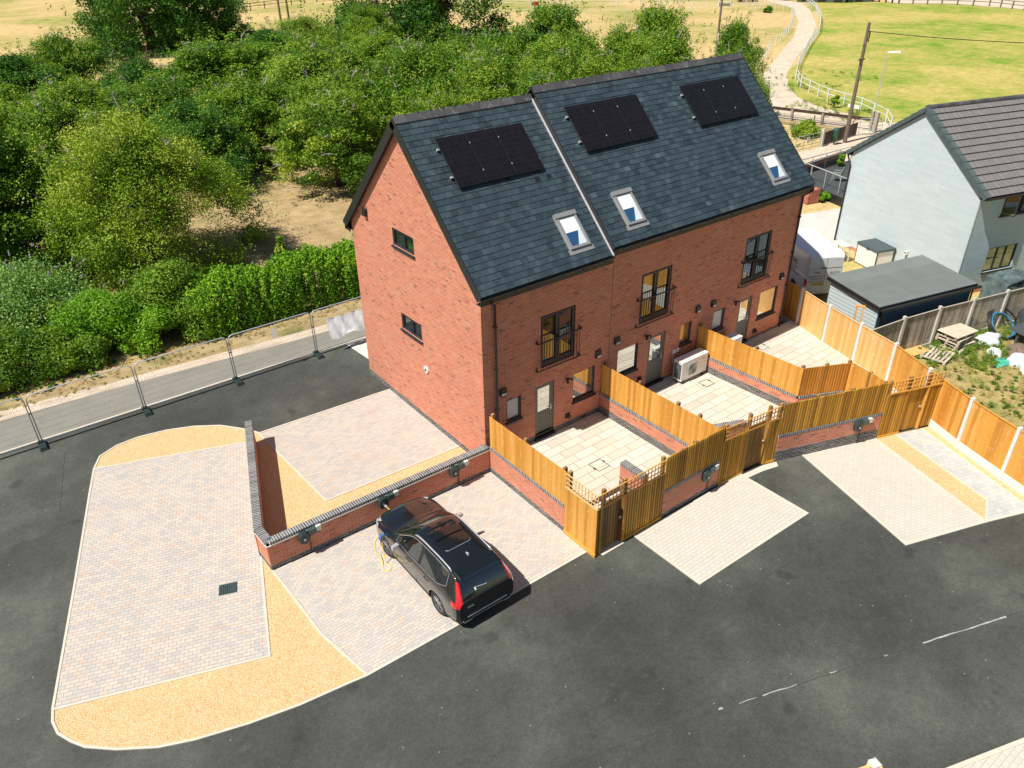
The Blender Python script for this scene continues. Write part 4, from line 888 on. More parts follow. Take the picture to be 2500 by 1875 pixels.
NSL=(NW/2+.30)/((NW/2)/math.hypot(NW/2,NA-NE))
b=MB(); rows=13; rh=NSL/rows; tw=.30
for side in (0,1):
    for j in range(rows):
        x=.10-(j%2)*.0
        while x<NL+.1:
            rr=random.random(); prf=[(0,.045),(.03,.062),(.07,.045),(.13,.036),(.19,.045),(.23,.062),(.27,.045),(.30,.036)]
            for (u0,h0),(u1,h1) in zip(prf[:-1],prf[1:]):
                A=nroof(x+u0,j*rh-.02,h0+.045,side);B=nroof(x+u1,j*rh-.02,h1+.045,side);C=nroof(x+u1,(j+1)*rh,h1-.015,side);D=nroof(x+u0,(j+1)*rh,h0-.015,side)
                q=[A,B,C,D]; b.face(q if side==0 else q[::-1],0,None,rr)
                A2=nroof(x+u0,j*rh-.02,-.0,side);B2=nroof(x+u1,j*rh-.02,-.0,side); b.face([A2,B2,B,A],1,None,0)  # tile lips in black paint the shade line under each course
            x+=tw
rf=b.build('roof',[m_tile,m_black],H)
b=MB()
for side in (0,1):
    c=[nroof(-.12,0,-.14,side),nroof(NL+.2,0,-.14,side),nroof(NL+.2,NSL,-.14,side),nroof(-.12,NSL,-.14,side),nroof(-.12,0,-.0,side),nroof(NL+.2,0,-.0,side),nroof(NL+.2,NSL,-.0,side),nroof(-.12,NSL,-.0,side)]; b.hexa(c)
b.build('roof_deck',m_fasc,rf)
b=MB()
for side in (0,1):
    for j in range(rows):
        s0,s1=j*rh-.04,(j+1)*rh-.015*side; h=.085
        c=[nroof(-.17,s0,-.13,side),nroof(.10,s0,-.02,side),nroof(.10,s1,-.02,side),nroof(-.17,s1,-.13,side),nroof(-.17,s0,h+.012,side),nroof(.10,s0,h+.012,side),nroof(.10,s1,h-.02,side),nroof(-.17,s1,h-.02,side)]
        b.hexa(c)
b.build('verge_tiles',m_tverge,rf)
b=MB(); x=-.1; zt=nroof(0,NSL,0,0)[2]
while x<NL:
    b.tube([(x,NW/2,zt+.02),(x+.40,NW/2,zt+.02)],.13,10); x+=.42
b.build('ridge_tiles',m_ridge,rf)
b=MB()
for side,y in ((0,-.36),(1,NW+.36)): b.box(-.1,NL+.1,y-.05,y+.05,NE-.20,NE-.10); b.box(-.12,NL+.1,min(y+.05 if side==0 else NW+.001,y-.3 if side else y+.05) if side==0 else NW+.001,-.001 if side==0 else NW+.31,NE-.22,NE-.12)
b.build('gutter',m_black,rf)
b=MB(); b.tube([(-.05,NW+.30,NE-.2),(-.07,NW+.10,NE-.5),(-.07,NW-.06,NE-.7),(-.07,NW-.06,.1)],.04,8); b.build('downpipe',m_black,H)
for k,o in enumerate(NOP):
    fr=win_y(o,m_anth,m_glassU,0,.06,[o[0]+(o[1]-o[0])*.36,o[0]+(o[1]-o[0])*.66] if k<2 else [(o[0]+o[1])/2],None,True,parent=H)
# open casement of the upper window
b=MB(); o=NOP[0]
def cas(b,hx,ang,wd,z0,z1):
    d=Vector((math.cos(ang),-math.sin(ang))); p=Vector((hx,.02)); q=p+d*wd
    for a,c in ((z0,z0+.06),(z1-.06,z1)): b.seg(p,q,.05,a,c)
    b.seg(p,p+d*.06,.05,z0+.06,z1-.06); b.seg(q-d*.06,q,.05,z0+.06,z1-.06); b.seg(p+d*.06,q-d*.06,.015,z0+.06,z1-.06,1)
cas(b,o[0]+.06,R_(52),.58,o[2]+.05,o[3]-.05); b.build('open_casement',[m_anth,m_glass],H); b=MB(); cas(b,o[0]+1.22,R_(58),.56,o[2]+.05,o[3]-.05); b.build('open_casement',[m_anth,m_glass],H)
b=MB(); b.tube([(-.0,3.05,1.10),(-.08,3.05,1.12)],.05,10); b.box(-.16,-.04,2.98,3.12,1.06,1.26,0); b.tube([(-.16,3.05,1.16),(-.19,3.05,1.15)],.035,10,1); b.build('security_camera',[m_white,m_black],H)
# ------------------------------------------------------------------ shed, cabinet, yard things
S=thing('flat_roof_shed','low grey clad shed with a felt roof in front of the grey house','shed',(17.085,-3.51,0),R_(-13.6))
# local: x along the long dark side, y towards the house
SW,SD=5.26,2.69; zf,zb_=2.19,2.40
b=MB(); b.hexa([(0,0,0),(SW,0,0),(SW,SD,0),(0,SD,0),(0,0,zf-.06),(SW,0,zf-.06),(SW,SD,zb_-.06),(0,SD,zb_-.06)]); b.build('wall',m_clad,S)
b=MB(); b.box(0,SW,-.02,-.001,0,zf-.08); b.build('dark_side',m_navy,S)
b=MB(); o_=.12; dzz=(zb_-zf)/SD
c=[(-o_,-o_,zf-dzz*o_),(SW+o_,-o_,zf-dzz*o_),(SW+o_,SD+o_,zb_+dzz*o_),(-o_,SD+o_,zb_+dzz*o_)]
b.hexa([(x,y,z-.05) for x,y,z in c]+[(x,y,z+.03) for x,y,z in c]); rf=b.build('roof',m_flat,S)
b=MB(); b.hexa([(x*1.0+(-.02 if x<1 else .02),y+(-.02 if y<1 else .02),z-.16) for x,y,z in c]+[(x+(-.02 if x<1 else .02),y+(-.02 if y<1 else .02),z+.0) for x,y,z in c]); b.build('fascia',m_black,rf)
b=MB(); b.box(-.15,SW+.2,-.30,-.19,zf-.14,zf-.05); b.tube([(SW+.05,-.24,zf-.1),(SW+.05,-.05,zf-.3),(SW+.05,-.05,.1)],.035,8); b.tube([(.12,-.24,zf-.1),(.12,-.06,zf-.25),(.12,-.06,.1)],.035,8); b.build('gutter',m_black,S)
C=thing('storage_cabinet','white storage cabinet with a dark lid against the grey house','cabinet',(25.15,1.05,0),R_(70.5))
b=MB(); b.box(0,1.46,-1.02,0,.03,1.04); b.build('body',m_white,C)
b=MB(); b.hexa([(-.05,-1.08,1.04),(1.51,-1.08,1.04),(1.51,.07,1.04),(-.05,.07,1.04),(-.03,-1.06,1.16),(1.49,-1.06,1.16),(1.49,.03,1.13),(-.03,.03,1.13)]); b.build('lid',plain('charcoal_lid',(.06,.085,.09),.7,0,.15),C)
b=MB(); b.box(.015,.70,.0,.02,.06,1.0); b.box(.72,1.44,.0,.02,.06,1.0); b.build('door',m_white,C)
b=MB(); b.box(-.02,.015,-.02,.03,.03,1.04);b.box(1.44,1.48,-.02,.03,.03,1.04);b.box(-.02,.015,-1.04,-1.0,.03,1.04);b.box(-.02,1.48,-.5,-.48,.0,.03); b.box(.60,.80,.02,.035,.95,.99); b.build('trim',m_black,C)
T=thing('garden_trolley','small white slatted stand beside the van and the grey house','stand',(25.3,3.2,0),R_(70))
b=MB()
for k in range(5): b.box(-.55+.2*k,-.55+.2*k+.17,-.28,.28,.86,.89)
b.build('top',m_cream,T)
for x,y in ((-.5,-.25),(.4,-.25),(-.5,.25),(.4,.25)):
    b=MB(); b.box(x-.025,x+.025,y-.025,y+.025,0,.86); b.build('leg',m_cream,T)
b=MB(); b.box(-.5,.4,-.25,.25,.42,.45); b.build('shelf',m_woodN,T)
B=MB()
for z in range(7):
    for k in range(4):
        for j in range(2): B.box(-.46+k*.23+.01,-.46+(k+1)*.23,-.11+j*.11,-.005+j*.11,z*.068,z*.068+.063,0)
tag(B.build('brick_stack',rndmat('loose_red_brick',[(0,(.30,.10,.07)),(1,(.55,.22,.16))],.85,.2),None,False,(25.1,4.1,0),R_(72)),'small stack of red bricks in front of the grey house corner','bricks')
B=MB()
for z in range(13):
    for k in range(4):
        for j in range(3): B.box(-.46+k*.23+.008,-.46+(k+1)*.23,-.35+j*.23,-.13+j*.23,z*.07,z*.07+.064,0)
tag(B.build('brick_stack',bpy.data.materials['loose_red_brick'],None,False,(32.3,9.75,0),R_(-14)),'tall pile of red bricks behind the corner of the slate roof','bricks')
# pallets
def pallet(b,cx,cy,z,rz,L=1.2,W=1.0,solid=False):
    Rm=Matrix.Rotation(rz,4,'Z'); 
    def bx(x0,x1,y0,y1,z0,z1,m=0):
        c=[Rm@Vector(p)+Vector((cx,cy,z)) for p in [(x0,y0,z0),(x1,y0,z0),(x1,y1,z0),(x0,y1,z0),(x0,y0,z1),(x1,y0,z1),(x1,y1,z1),(x0,y1,z1)]]; b.hexa(c,m)
    for k in range(3): y=-W/2+k*(W-.1)/2; bx(-L/2,L/2,y,y+.1,0,.02); 
    for i in range(3):
        for k in range(3): x=-L/2+i*(L-.14)/2; y=-W/2+k*(W-.1)/2; bx(x,x+.14,y,y+.1,.02,.10)
    for i in range(3): x=-L/2+i*(L-.12)/2; bx(x,x+.12,-W/2,W/2,.10,.118)
    for k in range(7): y=-W/2+k*(W-.10)/6; bx(-L/2,L/2,y,y+.10,.12,.14)
    if solid: bx(-L/2-.03,L/2+.03,-W/2-.03,W/2+.03,.142,.16,1)
for k in range(5):
    b=MB(); cx,cy,rz=20.50+random.uniform(-.06,.06),-5.34+random.uniform(-.05,.05),R_(-8+random.uniform(-5,5))
    if k==0: cx,cy,rz=20.40,-5.40,R_(6)
    pallet(b,cx,cy,.0+k*.142,rz,solid=False)
    tag(b.build('pallet',m_pallet),'wooden pallet, %s of the stack beside the grey fence'%(['bottom one, twisted,','second from the bottom','third from the bottom','fourth from the bottom','fifth from the bottom'][k]),'pallet','pallets stacked by the grey fence')
Rm=Matrix.Rotation(R_(-8),4,'Z'); b=MB(); c=[Rm@Vector(p)+Vector((20.50,-5.34,.716)) for p in [(-.70,-.50,0),(.70,-.50,0),(.70,.50,0),(-.70,.50,0),(-.70,-.50,.02),(.70,-.50,.02),(.70,.50,.02),(-.70,.50,.02)]]; b.hexa(c)
tag(b.build('plywood_board',m_ply),'square weathered board lying on top of the pallet stack','board')
b=MB(); pallet(b,19.0,-5.45,.02,R_(8)); tag(b.build('pallet',m_pallet),'broken wooden pallet lying flat in the weeds close to the orange fence','pallet')
b=MB(); pallet(b,18.6,-4.62,.02,R_(-10),.9,.8,True); tag(b.build('pallet',[m_pallet,m_woodN]),'small orange topped pallet in the corner where the two fences meet','pallet')
# hose coils
T=thing('pipe_coil','coil of black and blue water pipe lying tilted beside the grey fence','pipe coil',(23.15,-5.95,0),R_(-14))
def coil(name,mat,R0,n,dy,rad,cz,lean=.28,drop=0):
    b=MB(); P=[]
    for i in range(n*28+1):
        a=2*PI*i/28; rr=R0+.02*math.sin(i*.37)+.012*(i//28); P.append((rr*math.cos(a),dy+.03*(i/28)+lean*(rr*math.sin(a)),cz+rr*math.sin(a)*.68))
    b.tube(P,rad,6); b.build(name,mat,T,True)
coil('black_pipe',m_black,.74,4,-.20,.026,.53,.75); coil('blue_pipe',plain('blue_water_pipe',(.03,.22,.42),.4,0,.1),.58,4,-.18,.02,.42,.75)
# rubble bags, net, plate
def lump(name,mat,cx,cy,rx,ry,h,seed,label,cat,z=0,n=26):
    b=MB(); rg=random.Random(seed); ph=[rg.uniform(0,6) for _ in range(6)]
    G=[]
    for j in range(11):
        v=j/10; row=[]
        for i in range(n):
            a=2*PI*i/n; k=1+.18*math.sin(3*a+ph[0])+.12*math.sin(5*a+ph[1]+v*4)+.06*math.sin(9*a+ph[2]-v*7)
            rr=math.cos(v*PI/2)**.6; zz=h*math.sin(v*PI/2)**.8*(1+.15*math.sin(4*a+ph[3]))+rg.uniform(-.012,.012)
            row.append((cx+rx*k*rr*math.cos(a),cy+ry*k*rr*math.sin(a),z+zz))
        G.append(row)
    for j in range(10):
        for i in range(n): b.face([G[j][i],G[j][(i+1)%n],G[j+1][(i+1)%n],G[j+1][i]])
    return tag(b.build(name,mat,None,True,merge=True),label,cat)
m_bag=plain('white_woven_bag',(.68,.70,.72),.7,0,.12,5,.4)
lump('rubble_bag',m_bag,21.95,-6.15,.62,.42,.36,3,'crumpled white woven bag in the weeds beside the pipe coil','bag'); lump('rubble_bag',m_bag,21.15,-6.75,.30,.30,.2,8,'small white bag lying below the crumpled one','bag')
lump('rubble_bag',m_bag,21.0,-8.1,.62,.6,.45,12,'round white bag cut off by the right edge of the picture','bag')
lump('net_heap',plain('green_netting',(.06,.42,.30),.6,0,.25,12,.4),20.55,-7.35,.45,.26,.14,5,'tangle of pale green netting in the weeds','netting')
b=MB()
for k in range(9):
    a=k*.7; b.tube([(21.9+.55*math.cos(a+t*.5)*(1-.1*t),-7.3+.32*math.sin(a+t*.6),.05+.10*t) for t in range(6)],.012,5)
lump('rusty_matting',plain('brown_matting',(.20,.14,.11),.85,0,.2,5,.3),22.0,-7.25,.75,.42,.16,15,'brown rusty matting heaped beside the white bags','matting')
T=thing('upturned_bath','dark grey upturned tub beside the pipe coil at the right edge','tub',(24.9,-6.5,0),R_(-20))
b=MB(); b.lathe([(.62,.0),(.60,.12),(.50,.62),(.44,.68),(.0,.70)],0,0,24); b.build('body',plain('dark_tub',(.045,.055,.06),.35),T,True); b=MB(); b.tube([(.63*math.cos(2*PI*k/24),.63*math.sin(2*PI*k/24),.03) for k in range(25)],.03,6); b.build('rim',m_black,T,True)
Rm=Matrix.Rotation(R_(-8),4,'Z'); b=MB(); c=[Rm@Vector(p)+Vector((23.3,-6.95,.52)) for p in [(-.75,-.35,0),(.75,-.35,.0),(.75,.35,.05),(-.75,.35,.05),(-.75,-.35,.05),(.75,-.35,.05),(.75,.35,.10),(-.75,.35,.10)]]; b.hexa(c)
for x,y in ((22.7,-6.9),(23.9,-7.0)): b.box(x-.04,x+.04,y-.04,y+.04,0,.53)
tag(b.build('work_board',plain('dark_grey_board',(.07,.08,.085),.6,0,.15)),'flat dark board on props behind the white bag','board')
T=thing('covered_frame','clear plastic covered garden frame standing by the grey house window','frame',(26.2,-4.9,0),NR)
m_poly=plain('crumpled_clear_plastic',(.10,.14,.145),.14,0,.6,3,.6)
b=MB(); n=10
for i in range(n):
    for j in range(n):
        def q(i,j):
            u,v=i/n,j/n; return (-1.0+2.0*u,-.6+1.2*v,1.55-.25*abs(u-.5)*1.2+.04*math.sin(i*2.1+j*1.3))
        b.face([q(i,j),q(i+1,j),q(i+1,j+1),q(i,j+1)])
for i in range(n):
    for j in range(n):
        def q(i,j,y=-.6): u,v=i/n,j/n; return (-1.12+2.24*u+(0.0),y-.16*(1-v)+.04*math.sin(i*1.7+j),(1.55-.25*abs(u-.5)*1.2)*v+.02)
        b.face([q(i,j),q(i+1,j),q(i+1,j+1),q(i,j+1)])
for s in (-1,1): b.face([(s*1.12,-.76,0),(s*1.0,-.6,1.43),(s*1.0,.6,1.43),(s*1.12,.6,0)])
b.build('plastic_cover',m_poly,T,False); b=MB(); b.tube([(-1.02,-.62,0),(-1.0,-.62,1.44),(0,-.62,1.58),(1.0,-.62,1.44),(1.02,-.62,0)],.03,6); b.build('frame',m_black,T)
T=thing('post_frame','short double timber post leaning behind the orange fence by the shed','post',(16.05,-3.25,0),R_(-60))
b=MB(); b.box(-.16,-.09,-.05,.05,0,2.35);b.box(.09,.16,-.05,.05,0,2.35);b.box(-.17,.17,-.06,.06,2.35,2.42); b.build('frame',m_woodN,T)
# ------------------------------------------------------------------ lofted vehicles
def sm(xs,ys,X,k=5):
    y=np.interp(X,xs,ys)
    if k>1:
        p=np.pad(y,(k,k),'edge'); ker=np.hanning(2*k+3)[1:-1]; ker/=ker.sum(); y=np.convolve(p,ker,'same')[k:-k]
    return y
def loft(X,rings,closed=True):
    """rings: (nx, nt, 2) y,z for the left half from bottom centre to top centre; mirrored"""
    nx,ntt,_=rings.shape; full=np.concatenate([rings,rings[:,-2:0:-1]*np.array([-1,1])],1); m=full.shape[1]
    V=[(X[i],full[i,j,0],full[i,j,1]) for i in range(nx) for j in range(m)]
    F=[(i*m+j,(i+1)*m+j,(i+1)*m+(j+1)%m,i*m+(j+1)%m) for i in range(nx-1) for j in range(m)]
    F.append(tuple(range(m))); F.append(tuple((nx-1)*m+j for j in range(m))[::-1])
    return V,F
def catmull(P,n):
    """P (k,2) control points -> n samples evenly in parameter"""
    k=len(P); out=[]
    for t in np.linspace(0,k-1,n):
        i=min(int(t),k-2); f_=t-i; p0=P[max(i-1,0)];p1=P[i];p2=P[i+1];p3=P[min(i+2,k-1)]; tn=.45
        m1=(p2-p0)*tn;m2=(p3-p1)*tn
        out.append((2*f_**3-3*f_**2+1)*p1+(f_**3-2*f_**2+f_)*m1+(-2*f_**3+3*f_**2)*p2+(f_**3-f_**2)*m2)
    return np.array(out)
def vehicle_mesh(X,C,nt_,classify,wells,mats):
    rings=[]
    for i in range(len(X)):
        g={k:v[i] for k,v in C.items()}
        P=np.array([(0,g['zb']),(g['w']*.62,g['zb']),(g['w']*.93,g['zb']+.02),(g['w']*.985,g['zb']+.14),(g['w'],.62*g['zbelt']+.38*g['zb']),(g['w']*.995,g['zbelt']-.12),(g['w']*.955,g['zbelt']),(g['wr']*1.0+.045+.45*max(0,(g['w']*.95-g['wr']-.045))*0,g['zr']-.07),(g['wr'],g['zr']),(g['wr']*.62,g['zt']-.012),(0,g['zt'])])
        rings.append(catmull(P,nt_))
    V,F=loft(X,np.array(rings))
    me=bpy.data.meshes.new('v'); me.from_pydata(V,[],F)
    for m in mats: me.materials.append(m)
    for p in me.polygons: p.material_index=classify(p.center,p.normal); p.use_smooth=True
    me.polygons[-1].use_smooth=False; me.polygons[-2].use_smooth=False
    o=bpy.data.objects.new('v',me); COL.objects.link(o); cut=[]
    for x,z,r_,w0 in wells:
        for s in (-1,1):
            b=MB(); b.tube([(x,s*(w0),z),(x,s*1.5,z)],r_,36); c=b.build('cut',mats[-1]); c.hide_render=True
            md=o.modifiers.new('b','BOOLEAN'); md.object=c; md.operation='DIFFERENCE'; md.solver='EXACT'; cut.append(c)
    bpy.context.view_layer.update(); me2=bpy.data.meshes.new_from_object(o.evaluated_get(bpy.context.evaluated_depsgraph_get()))
    for c in cut+[o]: bpy.data.objects.remove(c)
    return me2
def split(me,parts,parent,mats):
    """one object per material region (or per left/right half when asked)"""
    import bmesh
    out={}
    for name,idx,half in parts:
        bm=bmesh.new(); bm.from_mesh(me)
        dl=[f for f in bm.faces if (f.material_index not in idx) or (half and f.calc_center_median().y*half<0)]
        bmesh.ops.delete(bm,geom=dl,context='FACES')
        if len(bm.faces)==0: bm.free(); continue
        m=bpy.data.meshes.new(name); 
        for f_ in bm.faces: f_.material_index=0
        bm.to_mesh(m); bm.free(); m.materials.clear(); m.materials.append(mats[idx[0]])
        out.setdefault(name,[]).append(link(name,m,parent))
    return out
def wheel(parent,x,y,rad,wd,side,spokes=10,steer=0,rimmat=None):
    t=bpy.data.objects.new('wheel',None); COL.objects.link(t); t.parent=parent; t.location=(x,y,rad); t.rotation_euler=(0,0,steer); t.empty_display_size=.1
    b=MB(); prof=[(rad*.70,-wd*.5),(rad*.9,-wd*.5),(rad*.985,-wd*.38),(rad,-wd*.2),(rad,wd*.2),(rad*.985,wd*.38),(rad*.9,wd*.5),(rad*.70,wd*.5),(rad*.66,wd*.3),(rad*.66,-wd*.3),(rad*.70,-wd*.5)]
    n=40; base=len(b.v)
    for rr,yy in prof:
        for k in range(n): b.v.append((rr*math.cos(2*PI*k/n),yy,rr*math.sin(2*PI*k/n)))
    for i in range(len(prof)-1):
        for k in range(n): k2=(k+1)%n; b.f.append((base+i*n+k,base+i*n+k2,base+(i+1)*n+k2,base+(i+1)*n+k)); b.m.append(0); b.r.append(.5); b.uv+=[(0,0)]*4
    b.build('tyre',m_tyre,t,True)
    b=MB(); s=side; yo=s*wd*.36
    b.tube([(rad*.69*math.cos(2*PI*k/36),yo,rad*.69*math.sin(2*PI*k/36)) for k in range(37)],rad*.035,6)
    b.tube([(0,s*wd*.15,0),(0,yo+s*.012,0)],rad*.17,16)
    for k in range(spokes//2):
        for da in (-.13,.13):
            a=2*PI*k/(spokes//2)+da; a2=2*PI*k/(spokes//2)+da*1.9
            p=Vector((rad*.12*math.cos(a),yo,rad*.12*math.sin(a))); q=Vector((rad*.67*math.cos(a2),yo-s*.01,rad*.67*math.sin(a2))); b.tube([p,q],rad*.05,5)
    b.build('rim',rimmat or m_rim,t)
    b=MB(); b.tube([(0,s*wd*.02,0),(0,s*wd*.1,0)],rad*.62,28); b.build('brake_disc',m_black,t)
    return t
m_tyre=plain('tyre_rubber',(.025,.024,.022),.8,0,.2); m_rim=plain('alloy_rim',(.42,.42,.45),.25,.85,.08)
m_paint=plain('black_car_paint',(.008,.010,.011),.12,0,.1,3,0,.6,coat=1); m_vpaint=plain('white_van_paint',(.74,.76,.77),.3,0,.06,1.2,0,None,.4)
m_trim=plain('dark_car_trim',(.015,.015,.015),.55); m_red=plain('red_lamp_glass',(.55,.012,.015),.12,0,.1,8,0,None,1); m_chrome=plain('bright_chrome',(.75,.75,.77),.18,.9,.03); m_lamp=plain('headlamp_glass',(.55,.60,.62),.08,.3,.1)
m_pano=plain('panoramic_glass',(.008,.010,.010),.06,0,.05,3,0,.8); m_silver=plain('satin_silver',(.62,.63,.67),.3,.5,.05)
# SUV
car=thing('parked_car','black estate style SUV with silver roof rails charging nose-in on the brindle bay','car',(-3.73,-5.25,0),R_(90))
X=np.unique(np.concatenate([np.linspace(0,.3,20),np.linspace(.3,4.15,120),np.linspace(4.15,4.46,18),np.linspace(4.46,4.53,8)]))
C=dict(
 zt=sm([0,.05,.14,.26,.38,.62,1.2,2.0,2.40,2.8,3.22,3.4,3.85,4.2,4.38,4.48,4.53],[1.0,1.13,1.29,1.46,1.61,1.65,1.69,1.70,1.66,1.45,1.20,1.14,1.10,1.04,.97,.86,.68],X,3),
 zr=sm([0,.05,.14,.26,.38,.62,1.2,2.0,2.40,2.8,3.22,3.4,3.85,4.2,4.38,4.48,4.53],[.97,1.09,1.24,1.40,1.54,1.585,1.62,1.63,1.58,1.37,1.13,1.08,1.04,.98,.91,.80,.62],X,3),
 zbelt=sm([0,.2,.5,1.2,2,2.8,3.3,3.85,4.2,4.4,4.53],[.93,1.02,1.07,1.06,1.03,1.01,.99,.97,.92,.84,.58],X,3),
 wr=sm([0,.2,.4,.72,1.2,2.0,2.38,2.8,3.22,3.4,3.85,4.2,4.4,4.48,4.53],[.76,.70,.64,.61,.61,.62,.63,.69,.77,.79,.77,.72,.66,.60,.50],X,4),
 w=sm([0,.06,.2,.5,1.2,3.5,3.9,4.2,4.42,4.53],[.84,.90,.935,.955,.96,.96,.95,.92,.82,.66],X,3),
 zb=sm([0,.15,.6,3.9,4.3,4.53],[.40,.29,.22,.22,.25,.34],X,3))
def ct(k,x): return float(np.interp(x,X,C[k]))
def cls(c,n):
    x,y,z=c; ay=abs(y); zr=ct('zr',x); zbv=ct('zbelt',x); zt=ct('zt',x); wr=ct('wr',x)
    top = z>zr-.012 and ay<wr+.005
    if top and 2.44<x<3.20 and ay<wr-.035: return 1                      # windscreen
    if top and .055<x<.30 and ay<wr-.05: return 2                          # rear window
    if not top and .62<x<3.02 and z>zbv+.035+max(0,.95-x)*.34 and z<zr-.055:
        if 1.80<x<1.92 or 1.0<x<1.06: return 4
        return 3
    if ay>.52 and x<.28 and .86<z<1.0: return 5                           # tail lamp foot
    if ay>wr-.03 and z>=1.0 and z<1.47 and x<.13+(z-1.0)*.52: return 5
    if z<.40: return 4
    if x<.06 and .55<z<.80 and ay<.35: return 4
    if x>4.36 and ay<.42 and .42<z<.72: return 4
    if x>4.10 and ay>.50 and .78<z<.92: return 6
    if top and 3.20<x<3.30: return 4
    return 0
VM=[m_paint,m_cglass,m_cglass,m_cglass,m_trim,m_red,m_lamp,m_trim]
me=vehicle_mesh(X,C,83,cls,[(.95,.36,.405,.66),(3.66,.3613,.4037,.6637)],VM)
sp=split(me,[('body',[0,7],0),('windscreen',[1],0),('rear_window',[2],0),('side_windows',[3],1),('side_windows',[3],-1),('lower_trim',[4],0),('tail_light',[5],1),('tail_light',[5],-1),('headlight',[6],1),('headlight',[6],-1)],car,VM)
for x in (.95,3.66):
    for s in (-1,1): wheel(car,x,s*.815,.365,.24,s,10,R_(6) if x>2 else 0)
for s in (-1,1):
    b=MB(); pts=[(x,s*(ct('wr',x)+.012),ct('zr',x)+.035+ (0 if .7<x<2.25 else -.03)) for x in np.linspace(.62,2.34,16)]; b.tube(pts,.021,8); b.build('roof_rail',m_silver,car,True)
    # bright surround of the side glass
    def sidep(x,z):
        zb_,zr_=ct('zbelt',x),ct('zr',x)-.07; k=min(1,max(0,(z-zb_)/(zr_-zb_+1e-6))); return (x,s*(ct('w',x)*.955*(1-k)+(ct('wr',x)+.045)*k+.012),z)
    low=[sidep(x,ct('zbelt',x)+.03+max(0,.95-x)*.34) for x in np.linspace(.60,3.04,20)]; up=[sidep(x,ct('zr',x)-.05) for x in np.linspace(3.0,.66,20)]
    b=MB(); b.tube(low+up+[low[0]],.010,6); b.build('window_surround',m_chrome,car)
    b=MB(); q=sidep(2.86,1.02); b.tube([(2.86,s*.90,1.00),(2.84,s*1.0,1.03)],.022,6); b.build('mirror_arm',m_black,car)
    b=MB(); 
    for k in range(8):
        pass
    c=[(2.76,s*.97,.98),(2.90,s*.99,.98),(2.86,s*1.17,1.01),(2.77,s*1.17,1.01),(2.76,s*.97,1.13),(2.88,s*.99,1.13),(2.85,s*1.16,1.11),(2.77,s*1.16,1.11)]
    b.hexa(c if s>0 else [c[i] for i in (3,2,1,0,7,6,5,4)]); o=b.build('wing_mirror',m_silver,car); md=o.modifiers.new('bev','BEVEL'); md.width=.03; md.segments=3
    for x in (1.28,2.18): b=MB(); b.tube([(x,s*(ct('w',x)+.002),.93),(x+.02,s*(ct('w',x)+.028),.935),(x+.20,s*(ct('w',x)+.028),.935),(x+.22,s*(ct('w',x)+.002),.93)],.014,6); b.build('door_handle',m_paint,car)
    b=MB()
    for x,z0,z1 in ((1.12,.45,1.0),(1.98,.30,1.0),(3.02,.42,.97)): b.tube([(x,s*(ct('w',x)*(.99)+.0035),z) for z in np.linspace(z0,z1-.12,5)],.005,4)
    b.build('door_seam',m_trim,car)
b=MB()
for y0,y1,x0,x1,zz in ((-.42,.42,1.28,1.66,.006),(-.40,.40,1.69,1.98,.028)):
    n=8
    for i in range(n):
        for j in range(n):
            f1=lambda i,j:(x0+(x1-x0)*i/n,y0+(y1-y0)*j/n,ct('zt',x0+(x1-x0)*i/n)-.035*((y0+(y1-y0)*j/n)/.42)**2*.5+zz)
            b.face([f1(i,j),f1(i+1,j),f1(i+1,j+1),f1(i,j+1)])
    b.face([(x1,y0,ct('zt',x1)-.04),(x1,y1,ct('zt',x1)-.04),(x1,y1,ct('zt',x1)+zz),(x1,y0,ct('zt',x1)+zz)])
b.build('sunroof',m_pano,car)
b=MB(); b.face([(1.99,-.38,ct('zt',1.99)-.003),(2.17,-.36,ct('zt',2.17)-.003),(2.17,.36,ct('zt',2.17)-.003),(1.99,.38,ct('zt',1.99)-.003)]); b.box(1.985,2.19,-.42,-.395,1.67,1.702); b.box(1.985,2.19,.395,.42,1.67,1.702); b.box(2.17,2.20,-.40,.40,1.67,1.705); b.build('sunroof_opening',m_black,car)
b=MB(); b.tube([(1.26,-.40,1.683),(1.20,-.34,1.688),(1.19,0,1.695),(1.20,.34,1.688),(1.26,.40,1.683)],.006,5); b.build('sunroof_seal',m_metal,car)
b=MB(); b.hexa([(.76,-.03,1.65),(.92,-.012,1.66),(.92,.012,1.66),(.76,.03,1.65),(.76,-.012,1.735),(.88,-.006,1.70),(.88,.006,1.70),(.76,.012,1.735)]); b.build('roof_aerial',m_metal,car)
b=MB(); b.hexa([(.28,-.62,1.53),(.52,-.62,1.61),(.52,.62,1.61),(.28,.62,1.53),(.24,-.60,1.575),(.52,-.60,1.645),(.52,.60,1.645),(.24,.60,1.575)]); o=b.build('spoiler',m_paint,car)
b=MB(); b.tube([(.065,-.05,1.20),(.10,.30,1.245)],.012,5); b.tube([(.04,.30,1.20),(.10,.30,1.24)],.025,8); b.build('rear_wiper',m_metalp,car)
for s in (-1,1): b=MB(); b.box(-.02,.06,s*.62-.12,s*.62+.12,.33,.36); b.build('exhaust_trim',m_chrome,car)
b=MB(); b.box(-.02,.02,-.62,.62,.47,.49); b.build('bumper_strip',m_metal,car)
text('badge','XC60',.085,m_metalp,car,Matrix.Translation((-.015,.52,.80))@Matrix.Rotation(R_(-90),4,'Z')@Matrix.Rotation(R_(90),4,'X'))
for y in (-.35,.25): b=MB(); b.tube([(3.27,y-.25,1.115),(3.20,y+.30,1.165)],.009,5); b.build('wiper',m_black,car)
b=MB(); b.box(3.62,3.80,.925,.975,.80,.94); b.build('charge_flap',m_paint,car)
